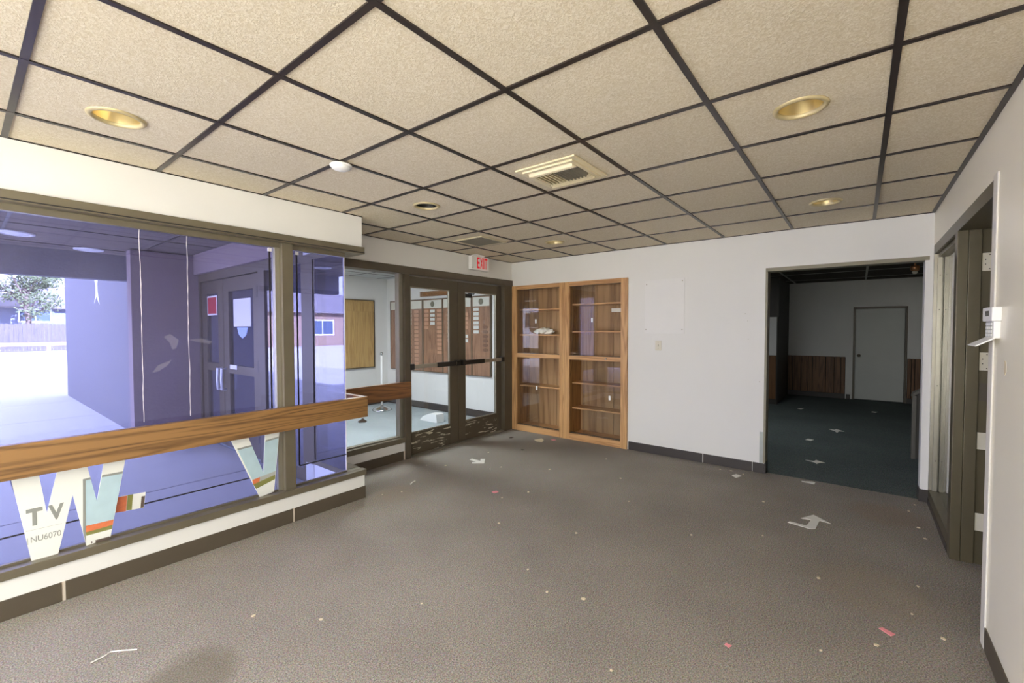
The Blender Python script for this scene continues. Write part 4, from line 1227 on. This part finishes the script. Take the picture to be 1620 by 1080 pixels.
pw = obj('wall_porch_column', MB().box(-1.05, -0.62, 8.2, 14.2, -0.05, 2.72), M['stucco'])
tag(pw, 'long stucco wall running out from the porch towards the lot', 'wall', kind='structure')
bmp = obj('wall_porch_beam', MB().box(-3.1, -0.5, 7.95, 8.15, 2.13, 2.78), M['stucco'])
tag(bmp, 'stucco beam along the outer edge of the porch soffit', 'beam', kind='structure')
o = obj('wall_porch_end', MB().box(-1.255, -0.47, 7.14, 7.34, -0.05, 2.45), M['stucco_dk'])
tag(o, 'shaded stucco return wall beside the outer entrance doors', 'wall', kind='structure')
fg = obj('wall_decal', MB().prism([(10.43, 2.40), (10.80, 2.40), (10.70, 2.26), (10.68, 2.1), (10.84, 1.93), (10.62, 2.05), (10.40, 1.90), (10.52, 2.12), (10.52, 2.26)], -1.056, -1.0502, 'yz'), M['white'])
tag(fg, 'white forked decal high on the porch stucco wall', 'decal')
# porch soffit lights
for (px, py, lb) in ((-2.2, 6.9, 'white round soffit light of the porch, farther from the doors'), (-1.56, 7.6, 'white round soffit light of the porch, nearer the column')):
    t = thing('soffit_light', lb, 'light', (px, py, 2.45), group='porch soffit lights')
    obj('trim_ring', MB().lathe([(0.14, 0.012), (0.14, 0.0), (0.11, -0.008), (0.105, 0.008)], (px, py, 2.45), 24), M['white'], t, smooth=True)
    obj('lens', MB().lathe([(0.108, 0.004), (0.08, -0.006), (0.002, -0.012)], (px, py, 2.45), 24), M['white'], t, smooth=True)

g = thing('ground_paving', 'pale concrete paving of the porch outside the purple window', 'paving', (-3.5, 8.5, -0.05), kind='structure')
slabs = [(-7.5, -4.5), (-4.5, -2.3), (-2.3, -0.48)]
yy = [3.59, 5.2, 6.9, 8.6, 10.6, 13.0, 15.5, 18.0]
for (a, b) in slabs:
    for c, d_ in zip(yy[:-1], yy[1:]):
        bb_ = b if c >= 8.0 or b < -0.5 else -0.5
        box('paving_slab', (a + 0.008, bb_ - 0.008, c + 0.008, d_ - 0.008, -0.12, -0.03), M['concrete'], g, bev=0.006)
box('joint_bed', (-7.5, -0.48, 3.59, 18.0, -0.14, -0.05), M['joint'], g)
gl_ = obj('ground_lot', MB().box(-90, 90, 18.0, 120, -0.3, -0.04).box(-90, -7.5, -60, 18.0, -0.3, -0.04).box(-0.48, 90, 8.32, 18.0, -0.3, -0.04).box(-7.5, -4.75, -60, 3.59, -0.3, -0.04).box(-4.75, 90, -60, -4.0, -0.3, -0.04).box(-4.75, -0.02, -4.0, -0.56, -0.3, -0.04), M['asphalt'])
tag(gl_, 'sunlit pale parking lot and street beyond the porch', 'ground', kind='structure')

# fence, guard rail, houses and trees across the lot
fn = thing('picket_fence', 'weathered board fence across the sunlit lot', 'fence', (2, 44, 0))
for k in range(0, 15):
    mbf = MB()
    x0_ = -8 + k * 1.6
    for q in range(8):
        xa = x0_ + q * 0.2
        hh = 1.86 + random.uniform(-0.03, 0.03)
        mbf.prism([(xa + 0.006, 0), (xa + 0.006, hh - 0.05), (xa + 0.05, hh), (xa + 0.15, hh), (xa + 0.194, hh - 0.05), (xa + 0.194, 0)], 43.98, 44.0, 'xz')
    mbf.box(x0_, x0_ + 1.6, 44.0, 44.05, 0.4, 0.5).box(x0_, x0_ + 1.6, 44.0, 44.05, 1.4, 1.5)
    obj('fence_bay', mbf, M['fence'], fn, fixn=False)
gr = thing('guard_rail', 'low wooden guard rail in front of the board fence', 'rail', (2, 42, 0))
box('top_beam', (-9, 17, 41.95, 42.05, 0.40, 0.62), M['housetan'], gr)
for k in range(11):
    box('post', (-8.5 + k * 2.4, -8.3 + k * 2.4, 41.96, 42.1, -0.05, 0.4), M['housetan'], gr)


def house(x0, x1, y, h, wallm, label, wins, name='house'):
    t = thing(name, label, 'house', ((x0 + x1) / 2, y, 0))
    box('wall', (x0, x1, y, y + 7, -0.05, h), wallm, t)
    obj('roof', MB().prism([(y - 0.6, h), (y + 3.5, h + 1.9), (y + 7.6, h), (y + 7.6, h - 0.12), (y - 0.6, h - 0.12)], x0 - 0.5, x1 + 0.5, 'yz'), M['roofing'], t)
    for (a, b, c, d_) in wins:
        fr = MB().box(a - 0.1, b + 0.1, y - 0.06, y, c - 0.1, c).box(a - 0.1, b + 0.1, y - 0.06, y, d_, d_ + 0.1)
        fr.box(a - 0.1, a, y - 0.06, y, c, d_).box(b, b + 0.1, y - 0.06, y, c, d_).box((a + b) / 2 - 0.03, (a + b) / 2 + 0.03, y - 0.05, y, c, d_)
        wf = obj('window', fr, M['white'], t)
        box('pane', (a, b, y - 0.02, y - 0.005, c, d_), M['housepane'], wf)
    box('door', (x1 - 2.2, x1 - 1.2, y - 0.04, y, 0, 2.05), M['whitedoor'], t, bev=0.01)
    return t


M['housepane'] = plain('house_window_glass', (72, 86, 104), 0.08, vary=0.2, vscale=0.6)
house(-6, 9, 50.4, 3.2, M['housewall'], 'pale blue house with white trimmed windows behind the fence', [(0.5, 2.1, 2.1, 2.95), (-1.9, -0.6, 2.1, 2.95), (4.5, 6.0, 2.1, 2.95)])
house(-26, -12, 38, 3.0, M['housetan'], 'tan house with grey roof across the street', [(-24, -22, 1.0, 2.2), (-20, -18, 1.0, 2.2)])
house(14, 28, 47, 3.4, M['housetan'], 'tan house beyond the right end of the fence', [(16, 18, 1.0, 2.2), (20, 22, 1.0, 2.2)])


def tree(x, y, h, r, label, seed):
    rnd = random.Random(seed)
    t = thing('leafy_tree', label, 'tree', (x, y, 0), group='trees across the lot')
    tk = MB().tube([(x, y, -0.05), (x + 0.1, y, h * 0.3), (x - 0.05, y + 0.1, h * 0.65)], 0.16, 8)
    for k in range(6):
        a = k * 1.05
        tk.tube([(x, y, h * (0.3 + 0.05 * k)), (x + math.cos(a) * r * 0.6, y + math.sin(a) * r * 0.6, h * (0.5 + 0.06 * k))], 0.06, 6)
    obj('trunk', tk, M['bark'], t)
    cl = [(x + rnd.uniform(-r, r) * 0.7, y + rnd.uniform(-r, r) * 0.7, h * rnd.uniform(0.45, 0.92), r * rnd.uniform(0.3, 0.5)) for _ in range(16)]
    vs_, fs = [], []
    for k in range(3600):
        c = cl[rnd.randrange(len(cl))]
        d_ = Vector((rnd.gauss(0, 1), rnd.gauss(0, 1), rnd.gauss(0, 1))).normalized() * c[3] * rnd.uniform(0.5, 1.05)
        p = Vector(c[:3]) + d_
        u = Vector((rnd.gauss(0, 1), rnd.gauss(0, 1), rnd.gauss(0, 1))).normalized()
        w_ = u.orthogonal().normalized()
        s_ = rnd.uniform(0.07, 0.15)
        n = len(vs_)
        vs_ += [p - u * s_, p + w_ * s_ * 0.5, p + u * s_, p - w_ * s_ * 0.5]
        fs.append((n, n + 1, n + 2, n + 3))
    cr = obj('foliage', MB().add(vs_, fs), M['leaf'], t, fixn=False)
    cr['kind'] = 'stuff'


tree(0.6, 47.0, 6.8, 2.1, 'leafy green tree between the board fence and the pale blue house', 3)
tree(-10.8, 51.0, 7.5, 3.0, 'broad leafy tree left of the board fence', 5)
tree(11.5, 50.0, 6.0, 1.6, 'leafy tree right of the pale blue house', 9)
tree(-31.5, 40, 8.0, 3.2, 'tall leafy tree beside the tan house', 11)

# ================================================================ rear shopfront behind the viewer
wr_ = thing('window_5', 'clear shopfront glazing in the rear wall behind the viewer', 'window', (XR - 0.07, 1.55, 0.22), kind='structure')
box('head', (XR - 0.1, XR - 0.02, -0.2, 3.3, 2.26, 2.32), M['bronze'], wr_)
box('sill', (XR - 0.1, XR - 0.02, -0.2, 3.3, 0.22, 0.28), M['bronze'], wr_)
edges_ = [-0.2, 0.95, 2.1, 3.3]
for yv in edges_:
    box('mullion', (XR - 0.1, XR - 0.02, max(-0.2, yv - 0.03), min(3.3, yv + 0.03), 0.28, 2.26), M['bronze'], wr_)
for a, b in zip(edges_[:-1], edges_[1:]):
    box('glass_pane', (XR - 0.063, XR - 0.057, a + 0.03, b - 0.03, 0.28, 2.26), M['clear'], wr_)


ws_ = thing('window_added', 'high clear window added beside the viewer to let in fill light', 'window', (-3.525, YR - 0.08, 1.25), kind='structure')  # unseen window, added to admit more daylight across the room
box('head', (-4.5, -2.55, YR - 0.12, YR - 0.04, 2.23, 2.28), M['bronze'], ws_)
box('sill', (-4.5, -2.55, YR - 0.12, YR - 0.04, 1.25, 1.30), M['bronze'], ws_)
ed2 = [-4.5, -3.52, -2.55]
for xv in ed2:
    box('mullion', (max(-4.5, xv - 0.025), min(-2.55, xv + 0.025), YR - 0.12, YR - 0.04, 1.30, 2.23), M['bronze'], ws_)
for a, b in zip(ed2[:-1], ed2[1:]):
    box('glass_pane', (a + 0.025, b - 0.025, YR - 0.083, YR - 0.077, 1.30, 2.23), M['clear'], ws_)


# ================================================================ litter on the carpet
def flat(name, pts, mat_, label, cat, group=None, z=0.0, th=0.003):
    o = obj(name, MB().prism(pts, z, z + th, 'xy'), mat_)
    return tag(o, label, cat, group)


flat('tape_arrow', [(0.933, 3.5), (0.978, 3.5), (0.972, 3.37), (1.029, 3.416), (1.06, 3.376), (0.936, 3.277), (0.849, 3.384), (0.883, 3.409), (0.923, 3.377)],
     M['tape'], 'white tape arrow on the carpet in front of the exit doors', 'floor marking', 'tape arrows on the floors')
flat('tape_arrow', [(1.291, 0.477), (1.282, 0.37), (1.425, 0.352), (1.41, 0.418), (1.544, 0.345), (1.433, 0.229), (1.446, 0.3), (1.259, 0.315), (1.235, 0.346), (1.262, 0.49)],
     M['tape'], 'white hooked tape arrow on the carpet before the wide opening', 'floor marking', 'tape arrows on the floors')
flat('tape_arrow', [(5.25, 0.415), (5.24, 0.34), (5.316, 0.331), (5.201, 0.228), (5.17, 0.29), (5.045, 0.308), (5.15, 0.34)],
     M['tape'], 'farther tape arrow on the dark teal carpet', 'floor marking', 'tape arrows on the floors')
flat('tape_arrow', [(3.236, 0.533), (3.245, 0.455), (3.309, 0.44), (3.28, 0.41), (3.241, 0.352), (3.22, 0.40), (3.139, 0.425), (3.19, 0.445)],
     M['tape'], 'nearer tape arrow on the dark teal carpet', 'floor marking', 'tape arrows on the floors')
flat('paper_slip', [(0.157, -0.013), (0.174, -0.028), (0.15, -0.074), (0.122, -0.057)], M['pink'], 'pink paper slip on the carpet near the right hand wall', 'paper')
flat('paper_slip', [(0.349, 2.662), (0.396, 2.646), (0.388, 2.613), (0.337, 2.619)], M['pink'], 'small pink paper slip in the middle of the carpet', 'paper')
flat('paper_slip', [(-0.43, 0.555), (-0.415, 0.55), (-0.418, 0.525), (-0.44, 0.535)], M['pink'], 'tiny pink scrap near the front of the carpet', 'paper')
flat('paper_scrap', [(2.165, 1.063), (2.24, 1.038), (2.209, 0.983), (2.114, 1.013)], M['paper'], 'white paper scrap under the back wall baseboard', 'paper')
flat('tape_strip', [(2.383, 0.491), (2.40, 0.498), (2.445, 0.41), (2.43, 0.392), (2.373, 0.397), (2.38, 0.43)], M['tape'], 'short white tape strip at the carpet seam of the opening', 'tape')
flat('paper_scrap', [(2.103, 3.438), (2.226, 3.398), (2.161, 3.325), (2.07, 3.292), (2.057, 3.368)], M['paper_cream'], 'torn cream paper scrap in front of the left cabinet', 'paper')
flat('paper_scrap', [(2.24, 3.27), (2.28, 3.24), (2.27, 3.20), (2.23, 3.22)], M['pink'], 'small reddish scrap in front of the oak cabinets', 'paper')
o = obj('paper_strip', MB().tube([(-2.278, 2.715, 0.004), (-2.23, 2.72, 0.006), (-2.21, 2.735, 0.005), (-2.17, 2.70, 0.005), (-2.13, 2.66, 0.004)], 0.0028, 6), M['paper'])
tag(o, 'thin curled white paper strip on the carpet below the window', 'paper')
o = obj('paper_strip', MB().tube([(0.02, 3.39, 0.004), (0.06, 3.41, 0.006), (0.10, 3.42, 0.005)], 0.006, 6), M['paper'])
tag(o, 'rolled white paper strip near the end of the window wall', 'paper')
flat('leaf_scrap', [(1.98, 3.77), (2.03, 3.78), (2.05, 3.74), (1.99, 3.73)], M['leafbit'], 'dark dry leaf near the right exit door', 'leaf')
flat('leaf_scrap', [(1.60, 3.28), (1.63, 3.29), (1.64, 3.26), (1.61, 3.25)], M['leafbit'], 'small dark leaf in front of the exit doors', 'leaf')
# pale crumbs: where the photograph shows them, plus fine ones along the edges
CR = [(-0.6, 1.43), (-0.53, 1.24), (-0.48, 1.65), (0.12, 1.66), (0.3, 2.5), (0.55, 2.4), (0.95, 3.05), (0.83, 3.10), (1.28, 3.52), (0.5, 3.72), (0.62, 3.55),
      (-0.3, 3.38), (-0.15, 3.3), (1.9, 2.3), (2.3, 1.2), (2.32, 1.1), (2.28, 0.98), (1.6, 0.7), (0.9, 0.6), (0.5, 0.25), (0.4, -0.15), (0.0, 0.0), (-0.2, 0.2),
      (-1.1, 1.9), (-1.5, 2.2), (-1.7, 2.5), (-2.2, 2.35), (-2.05, 2.2), (-1.9, 2.0), (-0.9, 0.9), (2.1, -0.25), (1.75, -0.28), (1.55, -0.3), (2.3, -0.3), (0.75, -0.2),
      (0.25, -0.25), (0.9, 1.6), (1.4, 1.9), (1.2, 2.6), (-0.1, 2.2), (0.6, 1.0)]
cr0 = None
for k, (cx, cy) in enumerate(CR):
    s_ = random.uniform(0.6, 1.3)
    if cr0 is None:
        m = MB().prism([(0.011, 0.0), (0.004, 0.008), (-0.008, 0.005), (-0.010, -0.004), (0.002, -0.009)], 0, 0.004, 'xy')
        cr0 = obj('paper_crumb', m, M['paper_cream'], origin=(0, 0, 0)); o = cr0
    else:
        o = cr0.copy(); COL.objects.link(o); o.name = 'paper_crumb'
    o.location = (cx, cy, 0.0005); o.rotation_euler = (0, 0, random.uniform(0, 6.28)); o.scale = (s_, s_, 1)
    tag(o, 'pale paper crumb lying on the brown carpet', 'crumb', 'paper crumbs on the carpet')
for (cx, cy, lb) in ((6.9, 0.95, 'white scrap at the far left of the dark teal carpet'), (4.3, 0.62, 'small white scrap midway on the dark teal carpet'), (7.3, -0.1, 'pale scrap before the closed white door')):
    flat('paper_scrap', [(cx, cy), (cx + 0.09, cy - 0.02), (cx + 0.08, cy - 0.09), (cx - 0.02, cy - 0.06)], M['paper'], lb, 'paper')
